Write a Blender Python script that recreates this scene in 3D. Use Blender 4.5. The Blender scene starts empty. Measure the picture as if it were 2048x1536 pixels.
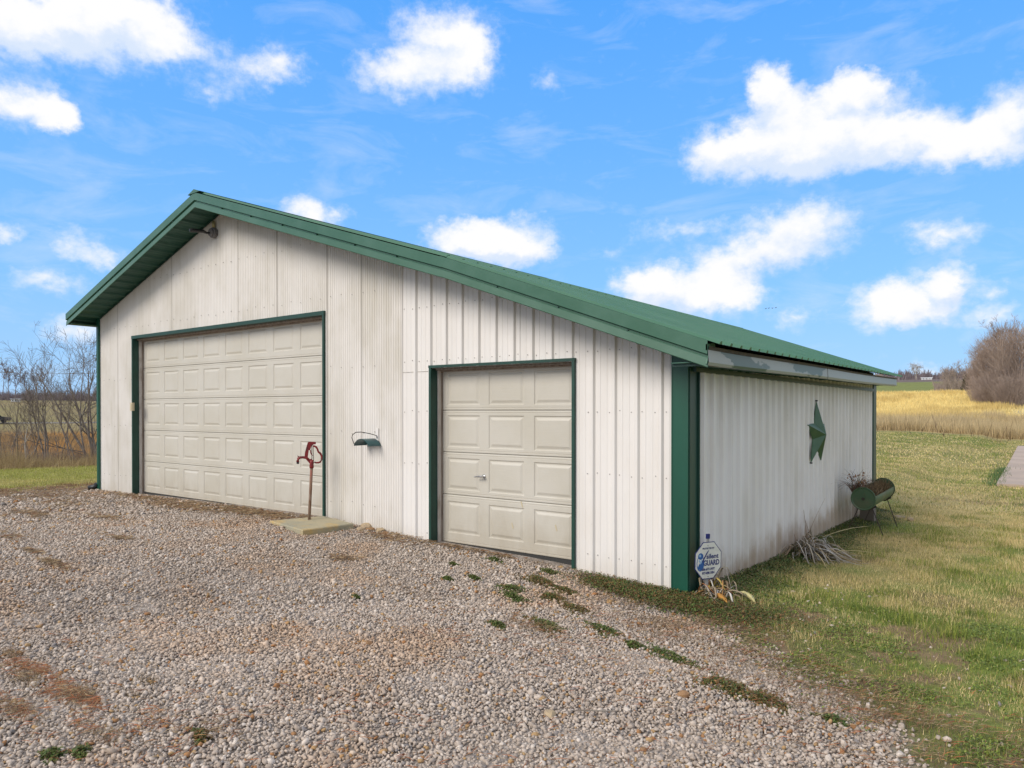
import bpy, bmesh, math, random
import numpy as np
from mathutils import Vector, Matrix
S = bpy.context.scene
R = math.radians
rng = np.random.default_rng(7)
random.seed(7)

# ------------------------------------------------------------------ camera
CAM = (22.4163, -5.7287, 1.565)
cd = bpy.data.cameras.new('camera'); cam = bpy.data.objects.new('camera', cd); S.collection.objects.link(cam)
cd.sensor_width = 36; cd.lens = 36 * 1419.685 / 2048; cd.shift_y = (831.57 - 768) / 2048
cd.clip_start = .05; cd.clip_end = 4000
cam.location = CAM; cam.rotation_euler = (R(90) - .0070624, 0, .643325)
S.camera = cam

# ------------------------------------------------------------------ sky, clouds and sun
SUN_EL, SUN_AZ = 35.0, 197.0          # azimuth measured clockwise from +Y
SKY_STRENGTH, SUN_STRENGTH = .12, 2.15
S.view_settings.view_transform = 'Standard'; S.view_settings.look = 'None'
S.view_settings.exposure = 0.45; S.view_settings.gamma = 1; S.view_settings.use_curve_mapping = False
W = bpy.data.worlds.new('World'); S.world = W; W.use_nodes = True
nt = W.node_tree; nt.nodes.clear()
def N(t, kind, **kw):
    n = t.nodes.new(kind)
    for k, v in kw.items(): setattr(n, k, v)
    return n
def link(t, a, b): t.links.new(a, b)
def mth(t, op, a, b=None, c=None, clamp=False):
    n = N(t, 'ShaderNodeMath', operation=op); n.use_clamp = clamp
    for i, v in enumerate((a, b, c)):
        if v is None: continue
        if isinstance(v, (int, float)): n.inputs[i].default_value = v
        else: link(t, v, n.inputs[i])
    return n.outputs[0]
def vmth(t, op, a, b=None, scale=None):
    n = N(t, 'ShaderNodeVectorMath', operation=op)
    for i, v in enumerate((a, b)):
        if v is None: continue
        if isinstance(v, tuple): n.inputs[i].default_value = v
        else: link(t, v, n.inputs[i])
    if scale is not None: n.inputs['Scale'].default_value = scale
    return n.outputs[0]
def maprange(t, v, a, b, c=0., d=1., smooth=False):
    n = N(t, 'ShaderNodeMapRange'); n.interpolation_type = 'SMOOTHSTEP' if smooth else 'LINEAR'
    link(t, v, n.inputs[0])
    for i, x in enumerate((a, b, c, d)): n.inputs[i + 1].default_value = x
    return n.outputs[0]
def noise(t, vec, scale, detail=5, rough=.55, dist=0., out=0):
    n = N(t, 'ShaderNodeTexNoise'); link(t, vec, n.inputs['Vector'])
    n.inputs['Scale'].default_value = scale; n.inputs['Detail'].default_value = detail
    n.inputs['Roughness'].default_value = rough; n.inputs['Distortion'].default_value = dist
    return n.outputs[out]
def mixc(t, f, a, b, mode='MIX'):
    n = N(t, 'ShaderNodeMix', data_type='RGBA', blend_type=mode)
    if isinstance(f, (int, float)): n.inputs[0].default_value = f
    else: link(t, f, n.inputs[0])
    for i, v in ((6, a), (7, b)):
        if isinstance(v, tuple): n.inputs[i].default_value = (*v[:3], 1)
        else: link(t, v, n.inputs[i])
    return n.outputs[2]
sky = N(nt, 'ShaderNodeTexSky', sky_type='NISHITA'); sky.sun_disc = False
sky.sun_elevation = R(SUN_EL); sky.sun_rotation = R(SUN_AZ)
sky.air_density = 1.3; sky.dust_density = .25; sky.ozone_density = 3.0; sky.altitude = 200
geo = N(nt, 'ShaderNodeTexCoord')
dirv = vmth(nt, 'NORMALIZE', geo.outputs['Generated'])
sp = N(nt, 'ShaderNodeSeparateXYZ'); link(nt, dirv, sp.inputs[0])
az = mth(nt, 'MULTIPLY', mth(nt, 'ARCTAN2', sp.outputs[0], sp.outputs[1]), 57.29578)
el = mth(nt, 'MULTIPLY', mth(nt, 'ARCSINE', sp.outputs[2]), 57.29578)
cmb = N(nt, 'ShaderNodeCombineXYZ'); link(nt, az, cmb.inputs[0]); link(nt, el, cmb.inputs[1])
ae = cmb.outputs[0]
stretch = vmth(nt, 'MULTIPLY', ae, (1., 1.25, 1.))
w1 = vmth(nt, 'SUBTRACT', noise(nt, stretch, .30, 5, .6, 0, 1), (.5, .5, .5))
w2 = vmth(nt, 'SUBTRACT', noise(nt, stretch, 1.0, 5, .6, 0, 1), (.5, .5, .5))
warp = vmth(nt, 'ADD', vmth(nt, 'SCALE', w1, None, 3.4), vmth(nt, 'SCALE', w2, None, 1.0))
wv = vmth(nt, 'ADD', ae, vmth(nt, 'MULTIPLY', warp, (1.1, .8, 0.)))
CL = [(-68.38,25.05,7.02,2.1,1),(-71.49,23.46,4.09,1.67,1),(-65.05,26.08,4.06,1.71,.9),(-62.67,24.51,1.96,.96,.6),(-71.23,19.66,3.02,1.32,.95),(-69.13,19.05,1.21,.91,.8),(-57.06,24.18,3.19,1.1,.5),(-59.5,22.42,2.74,.89,.42),(-54.9,24.78,1.64,1.41,.45),(-42.23,27.55,3.78,2.04,1),(-45.4,24.99,3.73,1.37,1),(-40.03,26.02,2.2,1.94,.75),(-34.01,24.72,1.52,.86,.38),(-16.3,20.9,2.6,2.6,1),(-17.3,23.0,1.5,1.5,1),(-11.4,22.3,1.6,1.2,.9),(-11.46,19.93,4.27,2.72,1),(-20.2,19.34,2.77,1.64,.9),(-6.43,18.0,3.29,1.57,.9),(-14.83,18.43,6.56,1.68,1),(-1.62,18.45,2.42,2.07,.95),(-3.81,17.23,2.26,1.23,.8),(-40.64,13.67,3.01,1.36,1),(-36.62,13.5,3.22,1.6,1),(-38.63,12.54,4.42,1.07,.8),(-14.81,13.26,3.8,1.94,1),(-19.08,11.6,4.38,1.18,.75),(-23.19,13.87,4.18,.92,.42),(-23.18,8.8,5.32,1.72,1),(-25.87,10.24,2.33,1.38,.9),(-20.18,9.62,2.22,1.5,.8),(-5.82,12.12,2.31,1.05,.7),(-9.48,7.53,2.23,1.48,.85),(-7.3,8.07,2.14,1.55,.9),(-4.93,8.87,1.22,1.67,.9),(-5.8,6.59,2.07,.82,.6),(-2.52,6.35,1.32,.79,.6),(-2.8,8.01,.97,.92,.5),(-52.53,14.77,2.05,1.23,.95),(-68.43,11.23,2.19,.92,.55),(-66.5,10.44,1.52,.74,.5),(-69.88,8.77,2.55,.79,.6),(-72.48,11.36,1.06,.94,.6),(-68.16,5.72,2.21,1.09,.7),(-15.14,7.14,1.74,.96,.5),(-28.81,12.43,1.58,.61,.35),(-6.68,2.67,1.81,.56,.5)]
acc = None; up_ = None; wv2 = vmth(nt, 'ADD', wv, (0., 1.15, 0.))
for a_, e_, ra, re, wt in CL:
    ra *= 1.45; re *= 1.5
    mp = N(nt, 'ShaderNodeMapping'); link(nt, wv, mp.inputs[0])
    mp.inputs['Scale'].default_value = (1 / ra, 1 / re, 0); mp.inputs['Location'].default_value = (-a_ / ra, -e_ / re, 0)
    g = N(nt, 'ShaderNodeTexGradient', gradient_type='SPHERICAL'); link(nt, mp.outputs[0], g.inputs[0])
    acc = mth(nt, 'MULTIPLY', g.outputs[1], wt) if acc is None else mth(nt, 'MULTIPLY_ADD', g.outputs[1], wt, acc)
    if ra > 3.3 or wt > .85:
        mp2 = N(nt, 'ShaderNodeMapping'); link(nt, wv2, mp2.inputs[0]); mp2.inputs['Scale'].default_value = (1 / ra, 1 / re, 0); mp2.inputs['Location'].default_value = (-a_ / ra, -e_ / re, 0)
        g2 = N(nt, 'ShaderNodeTexGradient', gradient_type='SPHERICAL'); link(nt, mp2.outputs[0], g2.inputs[0])
        up_ = mth(nt, 'MULTIPLY', g2.outputs[1], wt) if up_ is None else mth(nt, 'MULTIPLY_ADD', g2.outputs[1], wt, up_)
# the same kind of clouds goes on outside the photographed part of the sky
outm = mth(nt, 'MAXIMUM', maprange(nt, az, 2, 10, 0, 1), maprange(nt, az, -76, -84, 0, 1))
outm = mth(nt, 'MAXIMUM', outm, maprange(nt, el, 30, 36, 0, 1))
outm = mth(nt, 'MULTIPLY', outm, maprange(nt, el, 2, 8, 0, 1))
far = noise(nt, dirv, 3.2, 3, .5)
acc = mth(nt, 'ADD', acc, mth(nt, 'MULTIPLY', outm, maprange(nt, far, .34, .52, 0, .95)))
fine = noise(nt, stretch, .9, 8, .62)
dens = mth(nt, 'ADD', acc, mth(nt, 'MULTIPLY', mth(nt, 'SUBTRACT', fine, .5), .75))
mask = maprange(nt, dens, .04, .88, 0, 1, True)
wisp = mth(nt, 'MULTIPLY', maprange(nt, noise(nt, vmth(nt, 'MULTIPLY', ae, (.5, 1.6, 1.)), .25, 7, .6, .6), .5, .78, 0, .30), maprange(nt, el, 0, 4, .5, 1))
mask = mth(nt, 'MAXIMUM', mask, wisp)
lit = mth(nt, 'ADD', mth(nt, 'SUBTRACT', acc, up_), mth(nt, 'MULTIPLY', mth(nt, 'SUBTRACT', noise(nt, stretch, .8, 7, .6), .5), 1.1))
shade = maprange(nt, lit, -.45, .42, 0, 1, True)
ccol = mixc(nt, shade, (4.35, 5.0, 6.05), (6.1, 6.1, 6.25))
skyc = mixc(nt, 1.0, sky.outputs[0], (.62, .98, 1.22), 'MULTIPLY')
rmp = N(nt, 'ShaderNodeValToRGB'); link(nt, maprange(nt, el, 0, 60, 0, 1), rmp.inputs[0]); cr_ = rmp.color_ramp
for k_, (p_, c_) in enumerate(((0, (.38, .64, 1.0)), (.16, (.26, .57, 1.05)), (.33, (.165, .48, 1.06)), (.52, (.095, .40, 1.02)), (1, (.04, .2, .7)))):
    e_ = cr_.elements[k_] if k_ < 2 else cr_.elements.new(p_); e_.position = p_; e_.color = (*c_, 1)
skyc = mixc(nt, .9, skyc, vmth(nt, 'SCALE', rmp.outputs[0], None, 6.1))
hz = maprange(nt, el, 9, -1, 0, .35)
skyc = mixc(nt, hz, skyc, (2.9, 4.2, 6.1))
tot = mixc(nt, mask, skyc, ccol)
bg = N(nt, 'ShaderNodeBackground'); bg.inputs[1].default_value = SKY_STRENGTH
link(nt, tot, bg.inputs[0])
wo = N(nt, 'ShaderNodeOutputWorld'); link(nt, bg.outputs[0], wo.inputs[0])
W.cycles.sampling_method = 'MANUAL'; W.cycles.sample_map_resolution = 1024

sd = bpy.data.lights.new('sun', 'SUN'); sd.energy = SUN_STRENGTH; sd.angle = R(28); sd.color = (1, .92, .83)
so = bpy.data.objects.new('sun', sd); S.collection.objects.link(so)
sdir = Vector((math.sin(R(SUN_AZ)) * math.cos(R(SUN_EL)), math.cos(R(SUN_AZ)) * math.cos(R(SUN_EL)), math.sin(R(SUN_EL))))
so.rotation_euler = (-sdir).to_track_quat('-Z', 'Y').to_euler()

# ------------------------------------------------------------------ helpers
COL = S.collection
BASE = {}
def tag(o, label=None, cat=None, group=None, kind=None):
    if label: o['label'] = label
    if cat: o['category'] = cat
    if group: o['group'] = group
    if kind: o['kind'] = kind
    return o
def thing(name, loc, label, cat, group=None):
    o = bpy.data.objects.new(name, None); COL.objects.link(o); o.location = loc
    o.empty_display_size = .1; BASE[o] = Vector(loc)
    return tag(o, label, cat, group)
class MB:
    def __init__(s): s.v = []; s.f = []
    def add(s, vs, fs):
        n = len(s.v); s.v += [tuple(map(float, p)) for p in vs]; s.f += [tuple(i + n for i in f) for f in fs]; return s
    def box(s, a, b):
        (x0, y0, z0), (x1, y1, z1) = a, b
        return s.add([(x0,y0,z0),(x1,y0,z0),(x1,y1,z0),(x0,y1,z0),(x0,y0,z1),(x1,y0,z1),(x1,y1,z1),(x0,y1,z1)],
                     [(0,3,2,1),(4,5,6,7),(0,1,5,4),(1,2,6,5),(2,3,7,6),(3,0,4,7)])
    def tube(s, pts, rad, n=8, cap=True):
        pts = [Vector(p) for p in pts]; k = len(pts)
        rad = rad if hasattr(rad, '__len__') else [rad] * k
        vs = []; up = Vector((.13, .31, .94)).normalized()
        for i, p in enumerate(pts):
            d = (pts[min(i + 1, k - 1)] - pts[max(i - 1, 0)]).normalized()
            a = d.cross(up)
            if a.length < .2: a = d.cross(Vector((1, 0, 0)))
            a.normalize(); b = d.cross(a)
            for j in range(n):
                t = 2 * math.pi * j / n; vs.append(p + a * math.cos(t) * rad[i] + b * math.sin(t) * rad[i])
        fs = [(i*n+j, i*n+(j+1)%n, (i+1)*n+(j+1)%n, (i+1)*n+j) for i in range(k-1) for j in range(n)]
        if cap: fs += [tuple(range(n))[::-1], tuple((k-1)*n+j for j in range(n))]
        return s.add(vs, fs)
    def prism(s, poly, ax, org, u, v, w0, w1):
        """poly in (u,v) coordinates extruded along ax from w0 to w1"""
        o, u, v, ax = Vector(org), Vector(u), Vector(v), Vector(ax); n = len(poly)
        vs = [o + u*a + v*b + ax*w0 for a, b in poly] + [o + u*a + v*b + ax*w1 for a, b in poly]
        return s.add(vs, [tuple(range(n))[::-1], tuple(range(n, 2*n))] + [(i, (i+1)%n, n+(i+1)%n, n+i) for i in range(n)])
    def extr(s, prof, A, B, closed=False):
        """prof: list of (dy, dz) in the plane x=const, swept from A to B"""
        n = len(prof); A, B = Vector(A), Vector(B)
        vs = [A + Vector((0, p, q)) for p, q in prof] + [B + Vector((0, p, q)) for p, q in prof]
        m = n if closed else n - 1
        return s.add(vs, [(i, (i+1)%n, n+(i+1)%n, n+i) for i in range(m)])
def obj(name, mb, mat, parent=None, smooth=False, root=None, loc=None):
    """links one mesh object; vertices are given in world space"""
    me = bpy.data.meshes.new(name)
    r = root if root is not None else (BASE.get(parent) if parent is not None else None)
    off = np.array(r if r is not None else (0, 0, 0), float)
    vs = np.array(mb.v, float) - off if parent is not None or root is not None else np.array(mb.v, float)
    me.from_pydata(vs.tolist(), [], mb.f); me.update()
    if smooth: me.polygons.foreach_set('use_smooth', [True] * len(me.polygons))
    if mat: me.materials.append(mat)
    o = bpy.data.objects.new(name, me); COL.objects.link(o)
    if parent is not None: o.parent = parent; BASE[o] = BASE[parent]
    return o
def one(name, mb, mat, base, label=None, cat=None, group=None, kind=None, smooth=False):
    """a top-level thing that is a single mesh with its origin at its base"""
    o = obj(name, mb, mat, None, smooth, root=Vector(base)); o.location = base; BASE[o] = Vector(base)
    return tag(o, label, cat, group, kind)
def npmesh(name, verts, faces, cols, mat, parent=None, base=(0, 0, 0), smooth=False):
    """verts (n,3), faces (m,k) of one size, cols (n,3) linear"""
    me = bpy.data.meshes.new(name); n, m, k = len(verts), len(faces), faces.shape[1]
    me.vertices.add(n); me.vertices.foreach_set('co', (verts - np.array(base)).astype(np.float32).ravel())
    me.loops.add(m * k); me.loops.foreach_set('vertex_index', faces.astype(np.int32).ravel())
    me.polygons.add(m); me.polygons.foreach_set('loop_start', np.arange(0, m * k, k, dtype=np.int32))
    me.polygons.foreach_set('loop_total', np.full(m, k, np.int32))
    if smooth: me.polygons.foreach_set('use_smooth', np.ones(m, bool))
    me.update(calc_edges=True)
    if cols is not None:
        c = np.ones((n, 4), np.float32); c[:, :3] = cols
        at = me.color_attributes.new('Col', 'FLOAT_COLOR', 'POINT'); at.data.foreach_set('color', c.ravel())
    me.materials.append(mat)
    o = bpy.data.objects.new(name, me); COL.objects.link(o)
    if parent is not None: o.parent = parent; BASE[o] = BASE[parent]
    else: o.location = base; BASE[o] = Vector(base)
    return o
def ss(a, b, x):
    t = np.clip((x - a) / (b - a), 0, 1); return t * t * (3 - 2 * t)
def _h(i, j, s):
    n = (i * 374761393 + j * 668265263 + s * 974634777) & 0x7fffffff
    n = ((n ^ (n >> 13)) * 1274126177) & 0x7fffffff
    return ((n ^ (n >> 16)) & 0xffff) / 65535.
def vn(x, y, s=0):
    xi = np.floor(x).astype(np.int64); yi = np.floor(y).astype(np.int64); fx = x - xi; fy = y - yi
    fx = fx*fx*(3-2*fx); fy = fy*fy*(3-2*fy)
    return (_h(xi,yi,s)*(1-fx)+_h(xi+1,yi,s)*fx)*(1-fy)+(_h(xi,yi+1,s)*(1-fx)+_h(xi+1,yi+1,s)*fx)*fy
def fbm(x, y, sc, s=0, o=4):
    v = 0; a = .5; x = np.asarray(x, float) / sc; y = np.asarray(y, float) / sc
    for k in range(o): v = v + a * vn(x * 2**k + 17.3*k, y * 2**k - 9.1*k, s + k); a *= .5
    return v / (1 - .5**o)
def lerp(a, b, t): return a + (b - a) * t
def C3(*c): return np.array(c, float)

# ------------------------------------------------------------------ terrain height
def H(x, y):
    x = np.asarray(x, float); y = np.asarray(y, float)
    dx = x - CAM[0]; dy = y - CAM[1]; r = np.hypot(dx, dy); a = np.degrees(np.arctan2(dx, dy))
    near = np.interp(x, [9, 10, 13, 15.2, 16, 17, 18.8, 19.9, 20.5], [.16, .17, .2, .215, .18, .115, .06, 0., -.03])
    near = near - np.interp(y, [.2, 2, 4, 6, 8], [0, -.09, -.11, -.14, -.17]) * -1 * ss(19.2, 20.2, x)
    left = np.interp(r*.83, [0, 17.6, 19, 24, 32, 45, 70, 120, 180, 250, 300, 380, 1600], [0, -.02, -.14, -.9, -2.2, -3.0, -2.4, -.75, 2.0, 5.0, 5.6, 4.5, 4.5])
    right = np.interp(y, [0, 8, 14, 25, 45, 55, 70, 95, 130, 150, 170, 300, 450, 600, 1600], [0, -.02, -.08, -.12, -.02, .14, .75, 2.1, 4.3, 4.0, 4.2, 12.0, 19.0, 19.5, 19.5])
    wl = ss(-30, -62, a) * (1 - ss(-110, -150, a))
    wr = np.where(a < -60, 0, 1 - ss(-25, -60, a)) * (1 - ss(60, 110, a))
    return near + left * wl + right * wr
def H1(x, y): return float(H(x, y))
def polar(u, dist):
    """ground position under a viewing bearing (photograph column) at a distance"""
    t = (u - 1024) / 1419.685; a = math.atan(t) - .643325; dist = dist/.83 if u < 600 else dist
    x = CAM[0] + math.sin(a) * dist; y = CAM[1] + math.cos(a) * dist
    return x, y, H1(x, y)
def gravel_mask(x, y):
    n = fbm(x, y, .9, 3) - .5; n2 = fbm(x, y, .25, 5) - .5
    d = (y + .37 + .947 * (x - 20.0)) / 1.377
    g = ss(.34, -.08, d + n * .7 + n2 * .5)
    g = g * ss(7.9, 9.3, x + n * 2.2)
    g = np.where((x < 20.0) & (y > .3), 0, g)
    return g, d
# ------------------------------------------------------------------ materials
def mat(name, base, rough=.6, second=None, nscale=3., lo=.4, hi=.65, stretch=None, bump=0., bscale=40., metal=0., spec=.5, third=None, tscale=12., tlo=.55, thi=.7, coat=0.):
    m = bpy.data.materials.new(name); m.use_nodes = True; t = m.node_tree; b = t.nodes['Principled BSDF']
    b.inputs['Base Color'].default_value = (*base, 1); b.inputs['Roughness'].default_value = rough
    b.inputs['Metallic'].default_value = metal; b.inputs['Specular IOR Level'].default_value = spec; b.inputs['Coat Weight'].default_value = coat
    g = N(t, 'ShaderNodeNewGeometry'); pos = g.outputs['Position']
    if stretch: pos = vmth(t, 'MULTIPLY', pos, stretch)
    if second:
        f = maprange(t, noise(t, pos, nscale, 7, .6), lo, hi, 0, 1, True)
        c = mixc(t, f, base, second)
        if third:
            f2 = maprange(t, noise(t, pos, tscale, 6, .65), tlo, thi, 0, 1, True); c = mixc(t, f2, c, third)
        link(t, c, b.inputs['Base Color'])
    if bump:
        bn = N(t, 'ShaderNodeBump'); bn.inputs['Strength'].default_value = 1; bn.inputs['Distance'].default_value = bump
        link(t, noise(t, pos, bscale, 4, .6), bn.inputs['Height']); link(t, bn.outputs[0], b.inputs['Normal'])
    return m
def vcol(name, rough=.8, spec=.3, grain=0., gscale=60., bump=0., trans=0.):
    m = bpy.data.materials.new(name); m.use_nodes = True; t = m.node_tree; b = t.nodes['Principled BSDF']
    a = N(t, 'ShaderNodeAttribute'); a.attribute_name = 'Col'; c = a.outputs['Color']
    b.inputs['Roughness'].default_value = rough; b.inputs['Specular IOR Level'].default_value = spec
    g = N(t, 'ShaderNodeNewGeometry')
    if grain:
        f = maprange(t, noise(t, g.outputs['Position'], gscale, 4, .6), .3, .7, 1 - grain, 1 + grain)
        c = vmth(t, 'SCALE', c, None); link(t, f, c.node.inputs['Scale'])
    link(t, c, b.inputs['Base Color'])
    if bump:
        bn = N(t, 'ShaderNodeBump'); bn.inputs['Distance'].default_value = bump
        link(t, noise(t, g.outputs['Position'], gscale, 4, .6), bn.inputs['Height']); link(t, bn.outputs[0], b.inputs['Normal'])
    if trans:
        tr = N(t, 'ShaderNodeBsdfTranslucent'); link(t, c, tr.inputs[0]); ms = N(t, 'ShaderNodeMixShader'); ms.inputs[0].default_value = trans
        o = t.nodes['Material Output']; link(t, b.outputs[0], ms.inputs[1]); link(t, tr.outputs[0], ms.inputs[2]); link(t, ms.outputs[0], o.inputs[0])
    return m
def siding_mat(name, base, stain, amount, foot, footcol, footz=.55, rough=.45):
    """painted steel: vertical weather streaks, blotches of algae, rust and mud splash near the ground"""
    m = bpy.data.materials.new(name); m.use_nodes = True; t = m.node_tree; b = t.nodes['Principled BSDF']
    g = N(t, 'ShaderNodeNewGeometry'); pos = g.outputs['Position']
    st = noise(t, vmth(t, 'MULTIPLY', pos, (9, 9, .45)), 1.3, 6, .65)
    bl = noise(t, vmth(t, 'MULTIPLY', pos, (1.1, 1.1, .7)), 1.1, 5, .6)
    f = mth(t, 'MULTIPLY', maprange(t, st, .42, .72, 0, 1), maprange(t, bl, .35, .62, 0, 1), None, True)
    c = mixc(t, mth(t, 'MULTIPLY', f, amount), base, stain)
    c = mixc(t, mth(t, 'MULTIPLY', maprange(t, bl, .40, .66, 0, 1, True), amount * .55), c, stain)
    sp_ = maprange(t, noise(t, pos, 38, 3, .5), .70, .76, 0, .55)
    c = mixc(t, mth(t, 'MULTIPLY', sp_, maprange(t, bl, .5, .6, 0, 1)), c, (.33, .24, .17))
    s = N(t, 'ShaderNodeSeparateXYZ'); link(t, pos, s.inputs[0])
    zz = mth(t, 'ADD', s.outputs[2], mth(t, 'MULTIPLY', mth(t, 'SUBTRACT', noise(t, vmth(t, 'MULTIPLY', pos, (2.2, 2.2, .8)), 1.6, 6, .7), .5), footz * 2.2))
    ff = mth(t, 'MULTIPLY', maprange(t, zz, footz, 0., 0, 1, True), foot)
    c = mixc(t, ff, c, footcol)
    link(t, c, b.inputs['Base Color']); b.inputs['Roughness'].default_value = rough; b.inputs['Specular IOR Level'].default_value = .35
    bn = N(t, 'ShaderNodeBump'); bn.inputs['Distance'].default_value = .006
    link(t, noise(t, vmth(t, 'MULTIPLY', pos, (1.6, 1.6, .5)), 2.0, 3, .5), bn.inputs['Height']); link(t, bn.outputs[0], b.inputs['Normal'])
    return m
M = {}
M['corr'] = siding_mat('weathered_corrugated_steel', (.70, .67, .625), (.50, .465, .385), .75, .35, (.40, .35, .27), .45)
M['rib'] = siding_mat('white_ribbed_steel', (.715, .69, .655), (.61, .565, .50), .4, .3, (.50, .43, .34), .3)
M['side'] = siding_mat('white_side_steel', (.78, .75, .72), (.56, .52, .43), .45, .75, (.34, .24, .15), .32, .38)
M['trim'] = mat('green_trim_paint', (.0035, .062, .036), .42, (.005, .078, .046), 2.5, .35, .7, (1, 1, .3), .0015, 6, third=(.02, .09, .06), tscale=30, tlo=.66, thi=.76)
M['trimdoor'] = mat('door_trim_green', (.004, .040, .027), .5, (.006, .052, .036), 6, .4, .7)
M['trimdark'] = mat('dark_trim_and_return_shade', (.008, .045, .032), .42, (.014, .060, .042), 3, .35, .7, (1, 1, .3))
M['rake'] = mat('chalked_green_paint', (.026, .100, .056), .36, (.045, .125, .080), 2.2, .35, .7, None, .001, 8)
M['roof'] = mat('green_roof_steel', (.020, .105, .055), .40, (.035, .130, .072), 1.3, .3, .75, None, .001, 5)
M['soffit'] = mat('green_soffit_steel', (.012, .075, .048), .5, (.030, .105, .070), 5, .4, .7, (3, .6, 1))
M['fascia'] = mat('patchy_chalked_fascia', (.28, .30, .26), .38, (.03, .085, .065), 1.3, .52, .56, (1, .8, 2.2), .001, 4)
M['lap'] = mat('dirty_lap_line', (.40, .37, .32), .8)
M['wood'] = mat('bare_jamb_wood', (.20, .15, .115), .8, (.33, .27, .22), 8, .35, .65, (3, 3, .5), .002, 30)
M['jamb'] = mat('dirty_white_jamb', (.50, .46, .42), .7, (.32, .27, .22), 7, .45, .7, (2, 2, .6))
M['seal'] = mat('black_rubber_seal', (.03, .03, .028), .8)
def door_mat():
    m = mat('beige_door_steel', (.53, .502, .435), .42, (.49, .46, .385), 1.5, .35, .7); t = m.node_tree; b = t.nodes['Principled BSDF']
    g = N(t, 'ShaderNodeNewGeometry'); bn = N(t, 'ShaderNodeBump'); bn.inputs['Distance'].default_value = .0012
    s = N(t, 'ShaderNodeSeparateXYZ'); link(t, g.outputs['Position'], s.inputs[0]); old = b.inputs['Base Color'].links[0].from_socket
    gz = mth(t, 'ADD', s.outputs[2], mth(t, 'MULTIPLY', mth(t, 'SUBTRACT', noise(t, vmth(t, 'MULTIPLY', g.outputs['Position'], (3, 3, 1)), 1.8, 7, .7), .5), 1.0))
    link(t, mixc(t, maprange(t, gz, .62, .02, 0, .55, True), old, (.36, .31, .23)), b.inputs['Base Color'])
    link(t, noise(t, vmth(t, 'MULTIPLY', g.outputs['Position'], (1.2, 1, 26)), 5, 4, .6), bn.inputs['Height']); link(t, bn.outputs[0], b.inputs['Normal'])
    return m
M['door'] = door_mat()
M['red'] = mat('worn_red_enamel', (.20, .008, .008), .45, (.08, .007, .008), 14, .45, .65, None, .0008, 60)
M['rust'] = mat('rusty_galvanised_pipe', (.17, .085, .045), .75, (.26, .20, .15), 18, .4, .65, (1, 1, .35), .0008, 90, third=(.25, .05, .03), tscale=9, tlo=.55, thi=.7)
M['slab'] = mat('stained_concrete', (.38, .33, .21), .9, (.30, .28, .20), 3, .4, .65, None, .003, 60, third=(.50, .33, .10), tscale=1.8, tlo=.5, thi=.7)
M['walk'] = mat('pale_concrete', (.40, .315, .25), .9, (.34, .27, .215), .8, .4, .65, None, .002, 20)
M['teal'] = mat('dark_teal_enamel', (.010, .075, .080), .35, (.005, .035, .040), 9, .4, .7)
M['black'] = mat('black_plastic', (.012, .012, .013), .45)
M['steel'] = mat('bright_steel', (.55, .55, .55), .3, metal=.9)
M['screw'] = mat('grey_screw_heads', (.28, .26, .24), .5)
M['greybox'] = mat('grey_cast_box', (.16, .15, .15), .5)
M['brass'] = mat('brass_bulb_socket', (.42, .36, .18), .3, metal=.5)
M['beige'] = mat('beige_plastic', (.50, .43, .28), .5)
M['star'] = mat('green_star_enamel', (.040, .105, .048), .42, (.06, .13, .065), 6, .4, .7)
M['drum'] = mat('faded_green_drum', (.055, .110, .050), .5, (.10, .12, .065), 5, .45, .7, None, .001, 20, third=(.16, .08, .04), tscale=11, tlo=.62, thi=.72)
M['rustdark'] = mat('dark_rusty_iron', (.045, .035, .025), .7, (.09, .06, .04), 20, .4, .7)
M['signw'] = mat('white_sign_face', (.60, .60, .54), .4, (.52, .53, .47), 6, .4, .7)
M['signb'] = mat('navy_sign_ink', (.014, .02, .12), .5)
M['signm'] = mat('blue_sign_ink', (.02, .09, .27), .5)
M['signl'] = mat('pale_blue_sign_ink', (.25, .38, .52), .5)
M['post'] = mat('grey_sign_post', (.34, .34, .33), .5, metal=.3)
M['bark'] = mat('grey_brown_bark', (.145, .115, .090), .9, (.22, .19, .155), 6, .4, .65, None, .004, 20)
M['barkfar'] = mat('brown_twig_mass', (.29, .22, .18), .9, (.37, .29, .235), .35, .35, .65)
M['palebark'] = mat('pale_dead_bark', (.42, .38, .31), .9, (.25, .20, .16), 5, .45, .65)
M['purple'] = mat('far_bare_woods', (.17, .135, .145), .95, (.23, .19, .19), .05, .35, .65)
M['cedar'] = mat('dark_cedar', (.035, .040, .018), .9, (.07, .065, .03), 2, .4, .6)
M['road'] = mat('pale_road_gravel', (.36, .34, .32), .9, (.30, .28, .26), .8, .4, .6)
M['housew'] = mat('white_far_wall', (.78, .78, .76), .6)
M['houser'] = mat('grey_far_roof', (.20, .20, .21), .6)
M['car'] = mat('dark_car_paint', (.03, .03, .034), .3)
M['glass'] = mat('dark_car_glass', (.02, .025, .03), .1)
M['pole'] = mat('grey_utility_pole', (.16, .13, .10), .9)
M['rockt'] = mat('tan_rock', (.42, .32, .19), .85, (.33, .25, .17), 14, .4, .65, None, .004, 40)
M['rockb'] = mat('brown_rock', (.24, .13, .06), .85, (.32, .19, .09), 18, .4, .65, None, .004, 40)
M['grocks'] = vcol('limestone_chips', .85, .3, .22, 90, .002)
M['blade'] = vcol('grass_blades', .7, .3, trans=.35)
M['leafy'] = vcol('low_leaves', .6, .35, trans=.25)
M['dry'] = vcol('dry_straps', .65, .3, .12, 30, trans=.2)
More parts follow.
